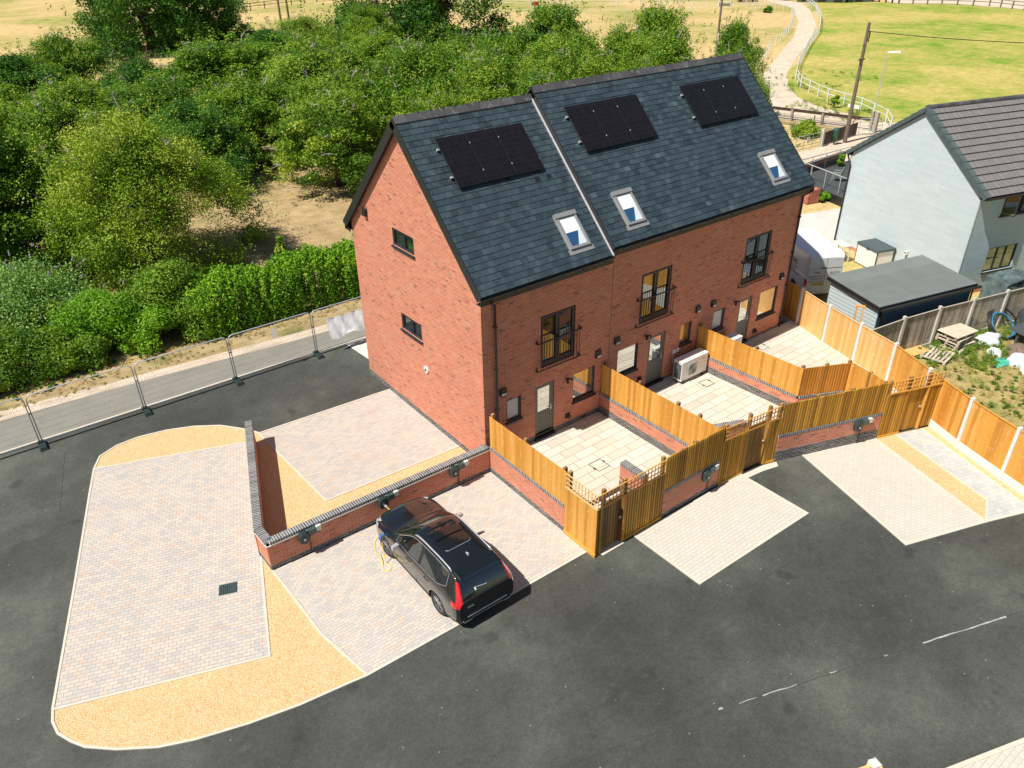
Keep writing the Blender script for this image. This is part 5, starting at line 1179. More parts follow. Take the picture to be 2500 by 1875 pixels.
# charging cable: wall box to the flap on the left wing, loops on the paving
def spline(P,n=12):
    P=[Vector(p) for p in P]; out=[]
    for i in range(len(P)-1):
        p0=P[max(i-1,0)];p1=P[i];p2=P[i+1];p3=P[min(i+2,len(P)-1)]
        for k in range(n):
            t=k/n; out.append(.5*((2*p1)+(p2-p0)*t+(2*p0-5*p1+4*p2-p3)*t*t+(3*p1-p0-3*p2+p3)*t**3))
    return out+[P[-1]]
cb=thing('charging_cable','yellow charging cable looping from the wall box to the left front wing of the car','cable',(0,0,0))
b=MB(); b.tube(spline([(-3.97,-.46,.72),(-3.95,-.62,.62),(-4.02,-.70,.35),(-4.2,-.72,.06),(-4.6,-.78,.02),(-4.85,-1.2,.02),(-4.86,-1.55,.05),(-4.98,-1.9,.02),(-5.05,-2.05,.02),(-4.9,-2.15,.02),(-4.78,-2.0,.02),(-4.85,-1.85,.06),(-4.83,-1.72,.35),(-4.80,-1.62,.6),(-4.74,-1.60,.82)]),.013,6); b.build('lead',m_cable,cb,True)
b=MB(); b.tube([(-3.97,-.36,.70),(-3.97,-.47,.72)],.04,10); b.build('wall_plug',m_metalp,cb)
b=MB(); b.tube([(-4.66,-1.60,.86),(-4.80,-1.60,.84),(-4.86,-1.62,.76)],.045,10); b.build('car_plug',plain('blue_plug',(.05,.18,.45),.4),cb)
# van
van=thing('parked_van','white high-sided van with livery behind the brick terrace','van',(20.1,.80,0),R_(61.5))
X2=np.unique(np.concatenate([np.linspace(0,.3,12),np.linspace(.3,5.2,60)]))
C2=dict(zt=sm([0,.06,.25,3.6,4.0,4.3,4.7,5.2],[2.10,2.22,2.31,2.34,2.20,1.65,1.35,.95],X2,2),zr=sm([0,.06,.25,3.6,4.0,4.3,4.7,5.2],[2.05,2.17,2.26,2.29,2.14,1.58,1.28,.88],X2,2),
 zbelt=sm([0,.3,3.8,4.3,5.2],[1.30,1.32,1.32,1.2,.75],X2,2),wr=sm([0,.1,.3,3.6,4.3,5.2],[.76,.82,.84,.84,.80,.6],X2,2),w=sm([0,.08,.3,4.4,5.0,5.2],[.90,.95,.98,.98,.85,.7],X2,2),zb=sm([0,.3,5.2],[.34,.30,.30],X2,2))
def vt(k,x): return float(np.interp(x,X2,C2[k]))
def cls2(c,n):
    x,y,z=c; ay=abs(y)
    if 3.75<x<4.45 and ay<.66 and z>1.4 and z>vt('zr',x)-.02: return 1
    if 3.0<x<3.9 and 1.32<z<1.95 and ay>.8: return 3
    if z<.45: return 4
    return 0
VM2=[m_vpaint,m_cglass,m_cglass,m_cglass,m_trim,m_red,m_lamp,m_trim]
me=vehicle_mesh(X2,C2,44,cls2,[(.95,.34,.40,.70),(4.2,.34,.40,.70)],VM2)
split(me,[('body',[0,7],0),('windscreen',[1],0),('side_windows',[3],1),('side_windows',[3],-1),('lower_trim',[4],0)],van,VM2)
for x in (.95,4.2):
    for s in (-1,1): wheel(van,x,s*.86,.34,.2,s,8,0,m_trim)
b=MB(); b.box(-.006,.012,-.006,.006,.42,2.12); 
b.box(-.008,-.001,-.80,.80,1.62,1.632); b.build('door_seam',m_trim,van)
for s in (-1,1): b=MB(); b.box(-.012,.05,s*.90-.055,s*.90+.055,.70,1.15); b.build('tail_light',m_red,van)
m_plate=plain('yellow_plate',(.85,.62,.04),.4); m_ink=plain('dark_lettering',(.05,.05,.12),.5); m_inkr=plain('maroon_lettering',(.20,.02,.04),.5)
b=MB(); b.box(-.016,-.008,.05,.57,.78,.90); pl=b.build('number_plate',m_plate,van)
RT=lambda y,z:Matrix.Translation((-.018,y,z))@Matrix.Rotation(R_(-90),4,'Z')@Matrix.Rotation(R_(90),4,'X')
text('plate_text','AY13 WSW',.105,m_black,pl,RT(.31,.84)); text('lettering','TMC',.17,m_inkr,van,RT(.40,1.42))
for z,tx,sz in ((1.24,'Property Maintenance &',.088),(1.12,'Carpentry Services',.088),(.99,'Fully insured tradesmen',.078)): text('lettering',tx,sz,m_ink,van,RT(.42,z))
for z,tx in ((1.42,'Please Call for'),(1.28,'07779 999633'),(1.14,'a free quote')): text('lettering',tx,.085,m_ink,van,RT(-.45,z))
LT=lambda x,z,k=0:Matrix.Translation((x,.992-k,z))@Matrix.Rotation(R_(180),4,'Z')@Matrix.Rotation(R_(90),4,'X')
text('lettering','TMC',.30,m_inkr,van,LT(1.25,1.60,.04))
for z,tx in ((1.38,'Property Maintenance &'),(1.24,'Carpentry Services')): text('lettering',tx,.135,m_ink,van,LT(1.5,z,.008))
b=MB(); b.box(.55,2.7,.978,.992,1.10,1.125); b.build('livery_stripe',m_inkr,van)
b=MB(); b.box(-.03,.0,.0,.22,1.645,1.675); b.build('handle',m_inkr,van)
# ------------------------------------------------------------------ foliage
def leafmat(name,stops,trans=.25):
    m,nt,b=newmat(name); a=nt.nodes.new('ShaderNodeAttribute'); a.attribute_name='rnd'; oi=nt.nodes.new('ShaderNodeObjectInfo')
    s=mth(nt,'ADD',a.outputs['Fac'],mth(nt,'MULTIPLY',mth(nt,'SUBTRACT',oi.outputs['Random'],.5),.30))
    rr=ramp(nt,stops); lk(nt,s,rr.inputs[0]); lk(nt,rr.outputs[0],b.inputs['Base Color']); b.inputs['Roughness'].default_value=.55; b.inputs['Specular IOR Level'].default_value=.25
    tr=nd(nt,'ShaderNodeBsdfTranslucent'); c2=mixc(nt,1,rr.outputs[0],(1.5,1.7,.5),'MULTIPLY'); lk(nt,c2,tr.inputs[0])
    mx=nd(nt,'ShaderNodeMixShader'); mx.inputs[0].default_value=trans; lk(nt,b.outputs[0],mx.inputs[1]); lk(nt,tr.outputs[0],mx.inputs[2]); lk(nt,mx.outputs[0],nt.nodes['Material Output'].inputs[0]); return m
LG=leafmat('mixed_green_leaves',[(0,(.045,.12,.010)),(.35,(.095,.21,.015)),(.65,(.18,.31,.022)),(.88,(.27,.38,.032)),(1,(.38,.43,.06))],.2)
LY=leafmat('yellow_green_leaves',[(0,(.06,.14,.010)),(.4,(.15,.27,.018)),(.75,(.27,.38,.03)),(1,(.44,.47,.07))],.2)
LD=leafmat('deep_green_leaves',[(0,(.025,.095,.010)),(.4,(.055,.155,.016)),(.8,(.11,.25,.026)),(1,(.22,.36,.05))],.2)
LH=leafmat('fresh_green_hedge_leaves',[(0,(.05,.15,.008)),(.4,(.12,.29,.014)),(.8,(.24,.45,.026)),(1,(.42,.58,.05))],.25)
LB=leafmat('grey_green_leaves',[(0,(.14,.27,.06)),(.5,(.28,.45,.12)),(1,(.52,.64,.30))],.25)
m_bark=plain('brown_bark',(.085,.065,.045),.9,0,.3,5,.4); m_dead=plain('pale_dead_wood',(.34,.31,.27),.9,0,.2,5)
m_lilac=plain('lilac_flower',(.34,.28,.42),.8,0,.2)
def leafarr(cen,rad,cnt,size,tone,rg,flat=.75,spread=.10,shell=.55,aspect=.55):
    """arrays of quads around clump centres"""
    n=int(sum(cnt)); C_=np.repeat(cen,cnt,axis=0); R__=np.repeat(rad,cnt,axis=0); T_=np.repeat(tone,cnt)
    d=rg.normal(size=(n,3)); d/=np.linalg.norm(d,axis=1)[:,None]+1e-9
    rr=shell+(1-shell)*rg.random(n)**.6; rr*=1+.18*rg.normal(size=n)*.5
    P=C_+d*(R__*rr)[:,None]*np.array([1,1,flat])
    nn=d*.9+rg.normal(size=(n,3))*.75+np.array([0,0,.35]); nn/=np.linalg.norm(nn,axis=1)[:,None]
    t=rg.normal(size=(n,3)); u_=np.cross(nn,t); u_/=np.linalg.norm(u_,axis=1)[:,None]+1e-9; v_=np.cross(nn,u_)
    s=size*(.65+.7*rg.random(n)); a=u_*s[:,None]; c=v_*(s*aspect)[:,None]
    V=np.stack([P-a,P-c*1.0,P+a,P+c],1).reshape(-1,3)
    return V,np.clip(T_+rg.normal(size=n)*spread,0,1)
def leafobj(name,V,r,mat,parent=None):
    n=len(V)//4; me=bpy.data.meshes.new(name); me.vertices.add(n*4); me.vertices.foreach_set('co',V.astype(np.float32).ravel())
    me.loops.add(n*4); me.loops.foreach_set('vertex_index',np.arange(n*4,dtype=np.int32)); me.polygons.add(n)
    me.polygons.foreach_set('loop_start',np.arange(0,n*4,4,dtype=np.int32)); me.polygons.foreach_set('loop_total',np.full(n,4,dtype=np.int32))
    at=me.attributes.new('rnd','FLOAT','FACE'); at.data.foreach_set('value',r.astype(np.float32)); me.materials.append(mat); me.update(); me.validate()
    return link(name,me,parent)
def make_tree(seed,h,R0,mat,name='bushy_tree',nl=26000,leaf=.085,skirt=.16,dead=14,top=1.0,dens=70,cf=.20,low=.9):
    rg=np.random.default_rng(seed); rd=random.Random(seed)
    root=thing(name,'tree','tree')
    cen=[];rad=[]
    # uneven envelope: a few big lobes with gaps between them
    lobes=[(rd.uniform(0,2*PI),rd.uniform(.5,1)) for _ in range(6)]
    for k in range(dens):
        a=rd.uniform(0,2*PI); e=rd.random()**low; el=e*PI/2*1.0
        env=1+.18*math.sin(2*a+lobes[0][0])+.15*math.sin(3*a+lobes[1][0]+el*2)+.12*math.sin(5*a+lobes[2][0]+el*4)+rd.uniform(-.08,.08)
        rho=R0*env*(.92 if rd.random()<.72 else rd.uniform(.35,.8))
        zc=h*skirt+(h*top-h*skirt)*(math.sin(el)**.9)*(.90+.12*math.sin(4*a+lobes[3][0])+rd.uniform(-.07,.05))*(1 if rho>R0*.7 else .95)
        rr=rho*math.cos(el)**.75
        cen.append((rr*math.cos(a)*.86,rr*math.sin(a)*.86,zc-.35)); rad.append(R0*cf*rd.uniform(.5,1.3))
    cen=np.array(cen);rad=np.array(rad); cnt=(rad**2/np.sum(rad**2)*nl).astype(int)+20
    tone=np.clip(rg.normal(.47,.22,len(cen)),0,1)
    V,r=leafarr(cen,rad,cnt,leaf,tone,rg,flat=.72,shell=.5)
    # drooping sprays and stray leaves
    k=int(nl*.26); idx=rg.integers(0,len(cen),k//12); sc=cen[idx]+rg.normal(size=(len(idx),3))*rad[idx][:,None]*1.15
    V2,r2_=leafarr(sc,np.full(len(idx),R0*.055),np.full(len(idx),12),leaf*.9,tone[idx]+.1,rg,flat=1.6,shell=.1)
    leafobj('crown',np.concatenate([V,V2]),np.concatenate([r,r2_]),mat,root)
    b=MB(); lean=(rd.uniform(-.3,.3),rd.uniform(-.3,.3)); ht=h*.28; tr=.035*h
    b.tube([(0,0,-.2),(lean[0]*.3,lean[1]*.3,ht*.5),(lean[0],lean[1],ht)],[tr*1.25,tr,tr*.85],9)
    for j in range(9):
        i=rd.randrange(len(cen)); c=Vector(cen[i]); p=Vector((lean[0],lean[1],ht*rd.uniform(.6,1))); mid=p.lerp(c,.5)+Vector((rd.uniform(-.4,.4),rd.uniform(-.4,.4),.35))
        b.tube([p,p.lerp(mid,.5)+Vector((0,0,.1)),mid,c],[tr*.55,tr*.42,tr*.28,tr*.1],6)
        for q in range(2):
            c2=Vector(cen[rd.randrange(len(cen))]); 
            if (c2-mid).length<R0*1.1: b.tube([mid,mid.lerp(c2,.6)+Vector((0,0,.15)),c2],[tr*.24,tr*.15,tr*.05],5)
    b.build('trunk',m_bark,root,True)
    if dead:
        b=MB()
        for j in range(dead):
            i=rd.randrange(len(cen)); c=Vector(cen[i]); o=Vector((c.x,c.y,(c.z-h*.3)*1.2)).normalized(); p=c+o*rad[i]*.5; 
            e=p+o*rad[i]*rd.uniform(.6,1.1)+Vector((rd.uniform(-.5,.5),rd.uniform(-.5,.5),rd.uniform(-.1,.3)))
            m=p.lerp(e,.5)+Vector((rd.uniform(-.15,.15),rd.uniform(-.15,.15),.1)); b.tube([p,m,e],[.042,.03,.012],4)
            for q in range(3):
                s_=p.lerp(e,rd.uniform(.3,.8)); t_=s_+Vector((rd.uniform(-.45,.45),rd.uniform(-.45,.45),rd.uniform(-.1,.4))); b.tube([s_,s_.lerp(t_,.5)+Vector((0,0,.05)),t_],[.024,.018,.008],3)
        b.build('dead_branches',m_dead,root)['kind']='stuff'
    return root
protos={}
def proto(k):
    if k not in protos:
        cfg={'A':(11,7.2,5.6,LY,dict(nl=120000,leaf=.058,dens=230,skirt=.03,dead=44,low=1.1,cf=.17)),'B':(12,7,4,LG,dict(nl=48000,leaf=.078,dead=24,dens=140)),'C':(13,7,4.2,LG,dict(nl=48000,leaf=.08,dead=34,dens=140)),
             'D':(14,7,4.2,LD,dict(nl=46000,leaf=.08,dead=4,dens=140)),'E':(15,7,4,LY,dict(nl=44000,leaf=.075,dead=30,dens=130)),'F':(16,15,9,LD,dict(nl=64000,leaf=.16,dead=0,dens=190,skirt=-.04,low=1.5)),
             'P':(17,8.5,3.8,LG,dict(nl=34000,leaf=.09,dead=24,top=1.05,dens=120,cf=.23))}[k]
        protos[k]=make_tree(*cfg[:4],**cfg[4]); protos[k]['_used']=0
    return protos[k]
TREES=[('A',-3.7,25.2,7.2,5.7,'large yellow-green spreading tree standing nearest the footpath with forked trunks'),
('B',-9.3,28.6,7.2,4.4,'green tree at the left edge of the picture with a thin leaning trunk'),
('B',-13.0,26.0,6.8,4.3,'green tree cut off by the left edge above the flowering bush'),
('E',10.9,32.6,6.0,4.6,'straggly pale tree with bare twigs just left of the brick gable'),
('B',-4.6,41.5,6.6,4.0,'bushy green tree behind the large yellow-green one'),
('E',-8.2,42,6.8,3.4,'bright yellow-green rounded tree high on the left side'),
('D',-11.5,37,6.8,4.2,None),('D',-3,70,7.5,5.5,'greyish dark tree at the top left beside the straw field'),
('C',2,71.5,8.6,4.8,'tree with bare grey twigs rising against the straw field at top left'),
('D',5.5,60.5,7.2,4.6,'dark round tree at the back left under the big far tree'),('B',3.6,47.5,6.2,4.6,None),('C',-1.2,55,6.6,5,None),('B',-7.5,60,6.8,5,None),('D',-8,50,6.8,4.6,None),
('B',11,53,9.4,6.8,'broad dome shaped tree, highest of the left half of the wood'),
('C',15,45.5,7.4,5.2,None),('B',8.2,41.5,6.2,4.4,None),('D',3.4,38.5,6.0,3.8,None),('C',19.3,35.2,8.2,4.8,'tree with pale dead branches right behind the ridge of the first house'),('B',14,38.8,6.6,4.4,None),
('B',27,37,7.2,4.2,None),('C',22.6,31.5,6.6,4.2,None),('E',17.2,29.6,5.6,3.8,None),('C',25,44,7,5,None),('B',20,50,7,5.2,None),
('P',37,41.5,9.3,4.9,'tall shaggy tree rising highest above the middle of the slate roof'),('B',33,34.5,7.4,4.6,None),('C',29.5,30.5,6.4,4.0,None),('B',25,28,6.0,3.6,None),('C',31,41,7.5,4.5,None),
('P',44.6,36,9.0,3.9,'pointed shaggy tree above the right part of the slate roof'),('B',39.6,30.5,7.2,4.2,None),('E',34.4,26.6,6.2,3.5,None),('C',41,36,7.4,4,None),
('P',46.8,28.0,7.4,2.4,'slender tree with gaps beside the wooden pylon'),('B',42.8,25.0,6.2,3.0,None),
('B',38.5,20.0,5.4,2.5,'yellowish bush tree showing past the right end of the slate roof'),('E',35.5,17.2,4.2,2.1,'low straggly bush tree behind the right eave of the slate roof'),
('F',20,111,17,9.5,'large dark blue-green tree in the field at the top left'),('F',53,93,18,12,'very large dark tree in the field left of the top centre'),('F',30,118,13,7,'dark tree partly behind the big one at the top left'),('B',42,86,7,4,None),('C',32,84,6,4.5,None),
('D',23,72,6.5,5,None),('B',30,62,6.5,5,None),('C',22,61,6.6,5,None),('B',14,66,7,5.2,None),('C',34,52,6.5,5,None),('E',-16,31,6.5,4,None),('C',-15,44,7,5,None),('B',-13,56,7,5,None),('C',-13,70,7,5,None)]
base={'A':(7.2,5.6),'B':(7,4),'C':(7,4.2),'D':(7,4.2),'E':(7,4),'F':(15,9),'P':(8.5,3.8)}
rt=random.Random(5)
for k,x,y,h,rr,lab in TREES:
    p=proto(k); bh,br=base[k]; hz=h*(1.0 if k in 'AF' else (1.0 if y<35 else (.90 if y<50 else (.74 if x<20 else .84)))); sc=(rr/br,rr/br,hz/bh); rz=rt.uniform(0,2*PI); L_=lab or 'bushy green tree in the dense belt of wood behind the footpath'
    if not p['_used']: p['_used']=1; t=p; t.location=(x,y,0); t.rotation_euler=(0,0,rz); t.scale=sc; t['label']=L_
    else: t=dup(p,(x,y,0),rz,L_,sc)
    t['group']='trees of the wood behind the houses'
for p in protos.values(): del p['_used']
for o in scene.objects:
    if '_used' in o: del o['_used']
# shrubs and hedge along the footpath
def shrub(name,label,x,y,rx,ry,h,mat,seed,nl=9000,leaf=.07,cat='shrub',dens=22,spikes=0):
    rg=np.random.default_rng(seed); rd=random.Random(seed); root=thing(name,label,cat,(x,y,0))
    cen=[];rad=[]
    for k in range(dens):
        a=rd.uniform(0,2*PI); el=rd.random()*PI/2; q=rd.uniform(.7,1); cen.append((rx*.75*q*math.cos(a)*math.cos(el)**.7,ry*.75*q*math.sin(a)*math.cos(el)**.7,h*.12+h*.72*math.sin(el)*q)); rad.append(min(rx,ry)*rd.uniform(.26,.45))
    cen=np.array(cen);rad=np.array(rad); V,r=leafarr(cen,rad,(rad**2/np.sum(rad**2)*nl).astype(int)+5,leaf,np.clip(rg.normal(.5,.16,dens),0,1),rg,flat=.85)
    Vs=[V];rs=[r]
    leafobj('foliage',np.concatenate(Vs),np.concatenate(rs),mat,root)
    b=MB()
    for j in range(7): c=cen[rd.randrange(dens)]; b.tube([(0,0,-.1),(c[0]*.4,c[1]*.4,c[2]*.55),tuple(c)],[.05,.03,.01],5)
    b.build('stem',m_bark,root)
    if spikes:
        b=MB()
        for j in range(spikes):
            i=rd.randrange(dens); c=Vector(cen[i]); o=Vector((c.x/rx,c.y/ry,c.z/h*1.2)).normalized(); p=c+o*(rad[i]*1.02+rd.uniform(0,.1)); 
            q=p+Vector((o.x*.12,o.y*.12,.16)); b.tube([p,p.lerp(q,.5),q],[.035,.028,.008],5)
        b.build('flower_spikes',m_lilac,root)
    return root
shrub('flowering_bush','large pale grey-green bush dotted with lilac flower spikes at the left edge',-10.3,20.0,3.7,2.8,3.5,LB,31,42000,.055,dens=50,spikes=110)
shrub('shrub','dense dark leafy shrub standing between the flowering bush and the hedge',-4.9,17.3,2.3,2.0,3.2,LG,33,30000,.055,dens=42)
shrub('shrub','bright green shrub in front of the flowering bush beside the footpath',-7.6,17.3,2.6,2.0,2.4,LH,34,32000,.055,dens=40)
shrub('shrub','low olive green shrub at the left edge close to the footpath',-11.2,17.0,2.6,1.8,2.0,LG,35,26000,.05,dens=36)
shrub('shrub','low green shrub sprawling past the left edge of the picture',-14.8,17.3,2.6,1.9,2.1,LH,36,20000,.055,dens=32)
shrub('shrub','low bright shrub squeezed in front of the dense dark one',-6.0,16.4,1.9,1.3,1.9,LH,37,20000,.05,dens=30)
shrub('shrub','low olive shrub at the foot of the bright green one',-9.4,16.4,2.1,1.3,1.6,LG,38,20000,.05,dens=30)
shrub('shrub','small dark shrub where the hedge meets the dense dark shrub',-4.2,16.1,1.6,1.4,2.1,LG,41,16000,.05,dens=28)
shrub('shrub','yellowish bramble shrub lowest at the left edge above the sandy verge',-12.8,16.0,1.8,1.0,1.1,LY,42,12000,.045,dens=24)
shrub('shrub','dark green shrub filling the gap behind the low olive one',-9.6,18.6,2.0,1.3,2.3,LG,43,18000,.055,dens=28)
shrub('sapling','lone yellow-green sapling sticking up behind the hedge',1.3,19.6,.5,.5,2.5,LY,39,900,.09,'sapling',10)
# hedge made of upright shoots
rg=np.random.default_rng(50); rd=random.Random(50); hd=thing('hedge','bright green leafy hedge along the footpath up to the brick gable','hedge',(0,16.15,0))
cs=[];ra=[];tn=[]
for i in range(1500):
    x=rd.uniform(-4.2,8.5); yy=rd.uniform(-1.25,1.15); top=2.25+.16*math.sin(x*1.7)+.10*math.sin(x*4.1+1)+rd.uniform(-.30,.22); lx=rd.uniform(-.3,.3); t0=rd.gauss(.5,.15)
    edge=abs(yy)/1.2; top-=.5*edge**4
    z=top; j=0
    while z>.10:
        if z>top-.5 or edge>.62: cs.append((x+lx*(z/top)+rd.uniform(-.08,.08),yy*(1-.10*(z/top))+(-.10 if yy<0 else .05)*(1-z/top)+rd.uniform(-.06,.06),z)); ra.append((.055 if j==0 else .10)+.07*min(1,j/3)); tn.append(t0*.9-.12+.30*(z>top-.3)+.12*math.sin(x*9))  # light tops, darker low clumps and upright bands paint shade into the leaf tone
        z-=.17; j+=1
cs=np.array(cs);ra=np.array(ra)
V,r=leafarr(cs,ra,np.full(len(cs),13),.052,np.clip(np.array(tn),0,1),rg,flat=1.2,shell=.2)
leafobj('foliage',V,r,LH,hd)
b=MB()
for i in range(40): x=-3.5+12*i/39; b.tube([(x,0,-.1),(x+.1,.1,1.2),(x,.0,2.0)],[.04,.03,.01],5)
b.build('stem',m_bark,hd)
# weeds and tufts (uncountable)
def tufts(name,label,areas,mat,n,size,seed,hgt=.12,blade=True):
    rg=np.random.default_rng(seed); cen=[];rad=[];tn=[]
    for (x0,x1,y0,y1,k,rs) in areas:
        for i in range(k): 
            cen.append((rg.uniform(x0,x1),rg.uniform(y0,y1),rg.uniform(.02,hgt))); rad.append(rs*rg.uniform(.4,1.3)); tn.append(rg.normal(.5,.2))
    cen=np.array(cen);rad=np.array(rad); V,r=leafarr(cen,rad,np.full(len(cen),n),size,np.clip(np.array(tn),0,1),rg,flat=.7,shell=.0); V[:,2]=np.maximum(V[:,2],-.01)
    o=leafobj(name,V,r,mat); o['kind']='stuff'; o['label']=label; o['category']='plants'
tufts('weeds','green weeds growing round the pallets and bags in the rough yard',[(19.0,22.6,-6.2,-4.75,60,.24),(21.0,24.6,-6.9,-5.4,60,.24),(18.0,19.8,-5.9,-4.4,24,.16),(19.2,21.8,-7.4,-6.0,60,.14),(16.4,21.5,-9.6,-6.0,60,.10),(15.0,19,-12,-7.5,60,.10),(19.5,22,-5.2,-4.7,30,.30)],leafmat('weed_leaves',[(0,(.07,.15,.015)),(.5,(.16,.27,.03)),(1,(.36,.40,.08))],.3),110,.024,60,.22)
LS=leafmat('dry_grass_blades',[(0,(.36,.28,.12)),(.5,(.52,.40,.19)),(1,(.58,.50,.24))],.35)
tufts('dry_grass','dry straw grass tufts along the footpath verge',[(-18,9,13.9,15.9,500,.12)],LS,26,.03,61,.04)
tufts('grass_tufts','straw and green tufts in the rough yard',[(14.5,24,-12,-5.5,900,.16)],LS,40,.022,62,.02)
tufts('verge_weeds','green weeds along the footpath verge and the dirt track',[(-18,-2,14.6,15.9,90,.09),(38,50,18,24,70,.35),(54,60,21,28,70,.35),(60,75,30,38,60,.4)],LG,40,.05,63,.25)
# ------------------------------------------------------------------ things along the track
def pole(name,label,x,y,h,r0,r1,mat,lean=(0,0)):
    t=thing(name,label,'pole',(x,y,0)); b=MB(); b.tube([(0,0,-.1),(lean[0],lean[1],h)],[r0,r1],10); b.build('shaft',mat,t); return t
m_pole=plain('weathered_pole_wood',(.17,.13,.095),.85,0,.25,3,.2)
T=pole('telegraph_pole','tall wooden telegraph pole with one cable standing by the dark picket fence',47.4,16.8,8.75,.16,.11,m_pole)
b=MB(); b.tube([(.20,.02,0),(.16,.02,3.6),(.14,0,6)],.045,6); b.build('cable_guard',m_fasc,T)
b=MB(); b.box(-.35,.35,-.06,.06,6.15,6.24); b.tube([(.1,0,8.2),(.28,-.05,8.1),(.30,-.05,7.6)],.05,6); b.tube([(.12,0,7.7),(.26,-.1,7.4)],.04,6); b.tube([(-.14,0,7.2),(.14,0,7.2)],.05,6); b.build('bracket',m_black,T)
b=MB(); P=[]
for k in range(21): t_=k/20; P.append((47.55+10.2*t_,16.75-11.9*t_,8.15-.7*t_-.55*4*t_*(1-t_)*.35))
b.tube(P,.028,5); tag(b.build('overhead_cable',m_black),'black overhead cable running from the telegraph pole to the right edge','cable')
T=thing('street_lamp','slim grey street lamp with a short arm behind the telegraph pole','street lamp',(55.1,19.05,0))
b=MB(); b.tube([(0,0,0),(0,0,1.2)],.075,8); b.tube([(0,0,1.2),(0,0,5.75)],[.05,.04],8); b.tube([(0,0,5.72),(.25,-.55,5.80)],.035,6); b.build('column',m_metalp,T); b=MB(); b.box(.16,.40,-1.05,-.5,5.77,5.87); o=b.build('lamp_head',m_white,T)
T=thing('pylon_pole','wooden electricity pole with a crossarm and dark insulators rising behind the wood','pole',(76.4,54.1,0))
b=MB(); b.tube([(0,0,0),(0,0,9.4)],[.16,.12],8); b.build('shaft',m_pole,T); b=MB(); c0=Vector((-1.3,.95,9.25));c1=Vector((1.5,-1.1,9.25)); b.tube([c0,c1],.07,4); b.tube([(0,0,8.1),c0.lerp(c1,.27)],.045,4); b.tube([(0,0,8.1),c0.lerp(c1,.75)],.045,4); b.build('crossarm',m_fasc,T)
b=MB()
for k in (0,.33,.62):
    p=c0.lerp(c1,k)
    for j in range(3): b.tube([(p.x-.15*j-.1,p.y+.1*j,p.z+.12),(p.x-.15*j-.16,p.y+.1*j+.04,p.z+.12)],.13,8)
b.build('insulator',m_inkr,T)
T=pole('wooden_post','grey wooden post with wires standing in the trees beside the pylon',52.9,35.0,6.0,.17,.15,m_cpad)
pole('telegraph_pole','left of the two thin wooden poles rising out of the wood at the top left',35.7,100.1,9.5,.17,.13,m_pole); pole('telegraph_pole','right of the two thin wooden poles rising out of the wood at the top left',38.4,103.6,9.5,.17,.13,m_pole)
# fences along the track
def railfence(name,label,pts,h,nr,mat,pr=.045,rr=.03,posts_=True,tape=False,sp=2.6):
    T=thing(name,label,'fence'); b=MB(); tops=[]
    for i in range(len(pts)-1):
        a=Vector(pts[i]);c=Vector(pts[i+1]); n=max(1,int(round((c-a).length/sp)))
        for k in range(n+(1 if i==len(pts)-2 else 0)): p=a.lerp(c,k/n); tops.append(p)
    b.box(-pr,pr,-pr,pr,-.05,h+.05); pm=b.mesh('post',mat)
    for p in tops[:99]: link('post',pm,T,(p.x,p.y,0))
    for k in range(nr):
        b=MB()
        z=h*(.55+.42*k/max(1,nr-1)) if nr>1 else h*.95
        b.tube([(p.x,p.y,z+ (random.uniform(-.03,.03) if tape else 0)) for p in tops],rr,4); b.build('rail',mat,T)
    return T
m_wfence=plain('white_painted_rail',(.62,.66,.66),.6,0,.1)
railfence('white_rail_fence','white two rail fence curving along the right side of the dirt track',[(53.5,16.5),(55.98,18.31),(58.9,22.47),(60.5,27.0),(64.06,32.52),(67.74,35.72),(75.4,40.7),(90.3,49.5),(103.4,56.7),(118.6,66.6),(132,76.6),(145.9,88.8)],1.15,2,m_wfence,.05,.032)
railfence('white_post_fence','thin white posts with tape along the left side of the dirt track',[(68,43),(77.1,46.9),(85.3,52.1),(92.4,55.6),(100.1,59.8),(113.4,68.3),(124,76.3),(131,90)],1.2,1,m_wfence,.045,.012,tape=True,sp=3.4)
railfence('tape_fence','thin white tape fence crossing the pasture behind the wood',[(60,124),(81.4,111.5),(98.1,93.2),(115.2,85.0),(128,80)],1.2,1,m_wfence,.04,.02,tape=True,sp=7)
railfence('white_rail_fence','far white rail fence crossing the straw field near the top edge',[(88,132),(97.1,121.1),(113.4,104.5),(132.8,86.8)],1.2,2,m_wfence,.05,.03,sp=5)
railfence('white_rail_fence','short pale fence in the green strip behind the wood at top left',[(35,103),(37.4,104.5),(47.5,108.3),(56,112)],1.2,2,m_wfence,.05,.025,sp=4)
railfence('dark_rail_fence','dark wooden rail fence across the far field at the top left',[(20,148),(43.4,152.8),(52.3,156.3),(70.5,163.6),(90,172)],1.3,2,m_pole,.08,.06,sp=4)
railfence('dark_rail_fence','dark post and rail fence at the top right corner beside the lane',[(153.5,72.2),(158.5,66),(160.9,58),(157.9,50.4),(154,38)],1.3,2,m_pole,.10,.06,sp=2.4)
T=thing('barrier','long dark wooden beam barrier on stout posts across the dirt yard','barrier')
b=MB(); b.seg((50.35,26.0),(52.55,17.9),.16,.78,1.0); b.build('beam',plain('dark_brown_beam',(.055,.03,.022),.7,0,.2),T)
for p in ((50.75,24.2),(51.45,21.6),(52.05,19.4),(52.6,17.75)): b=MB(); b.box(p[0]-.1,p[0]+.1,p[1]-.1,p[1]+.1,0,.95 if p[1]>18 else 1.55); b.build('post',m_greyw,T)
T=thing('hoop_railing','low black hoop topped railing in dry grass beside the dirt yard','railing')
b=MB(); A=Vector((48.9,24.4));B_=Vector((50.2,18.0)); n=34
for k in range(n):
    p=A.lerp(B_,k/n);q=A.lerp(B_,(k+.55)/n); b.tube([(*p,0),(*p,.85),(*p.lerp(q,.5),.95),(*q,.85),(*q,0)],.014,4)
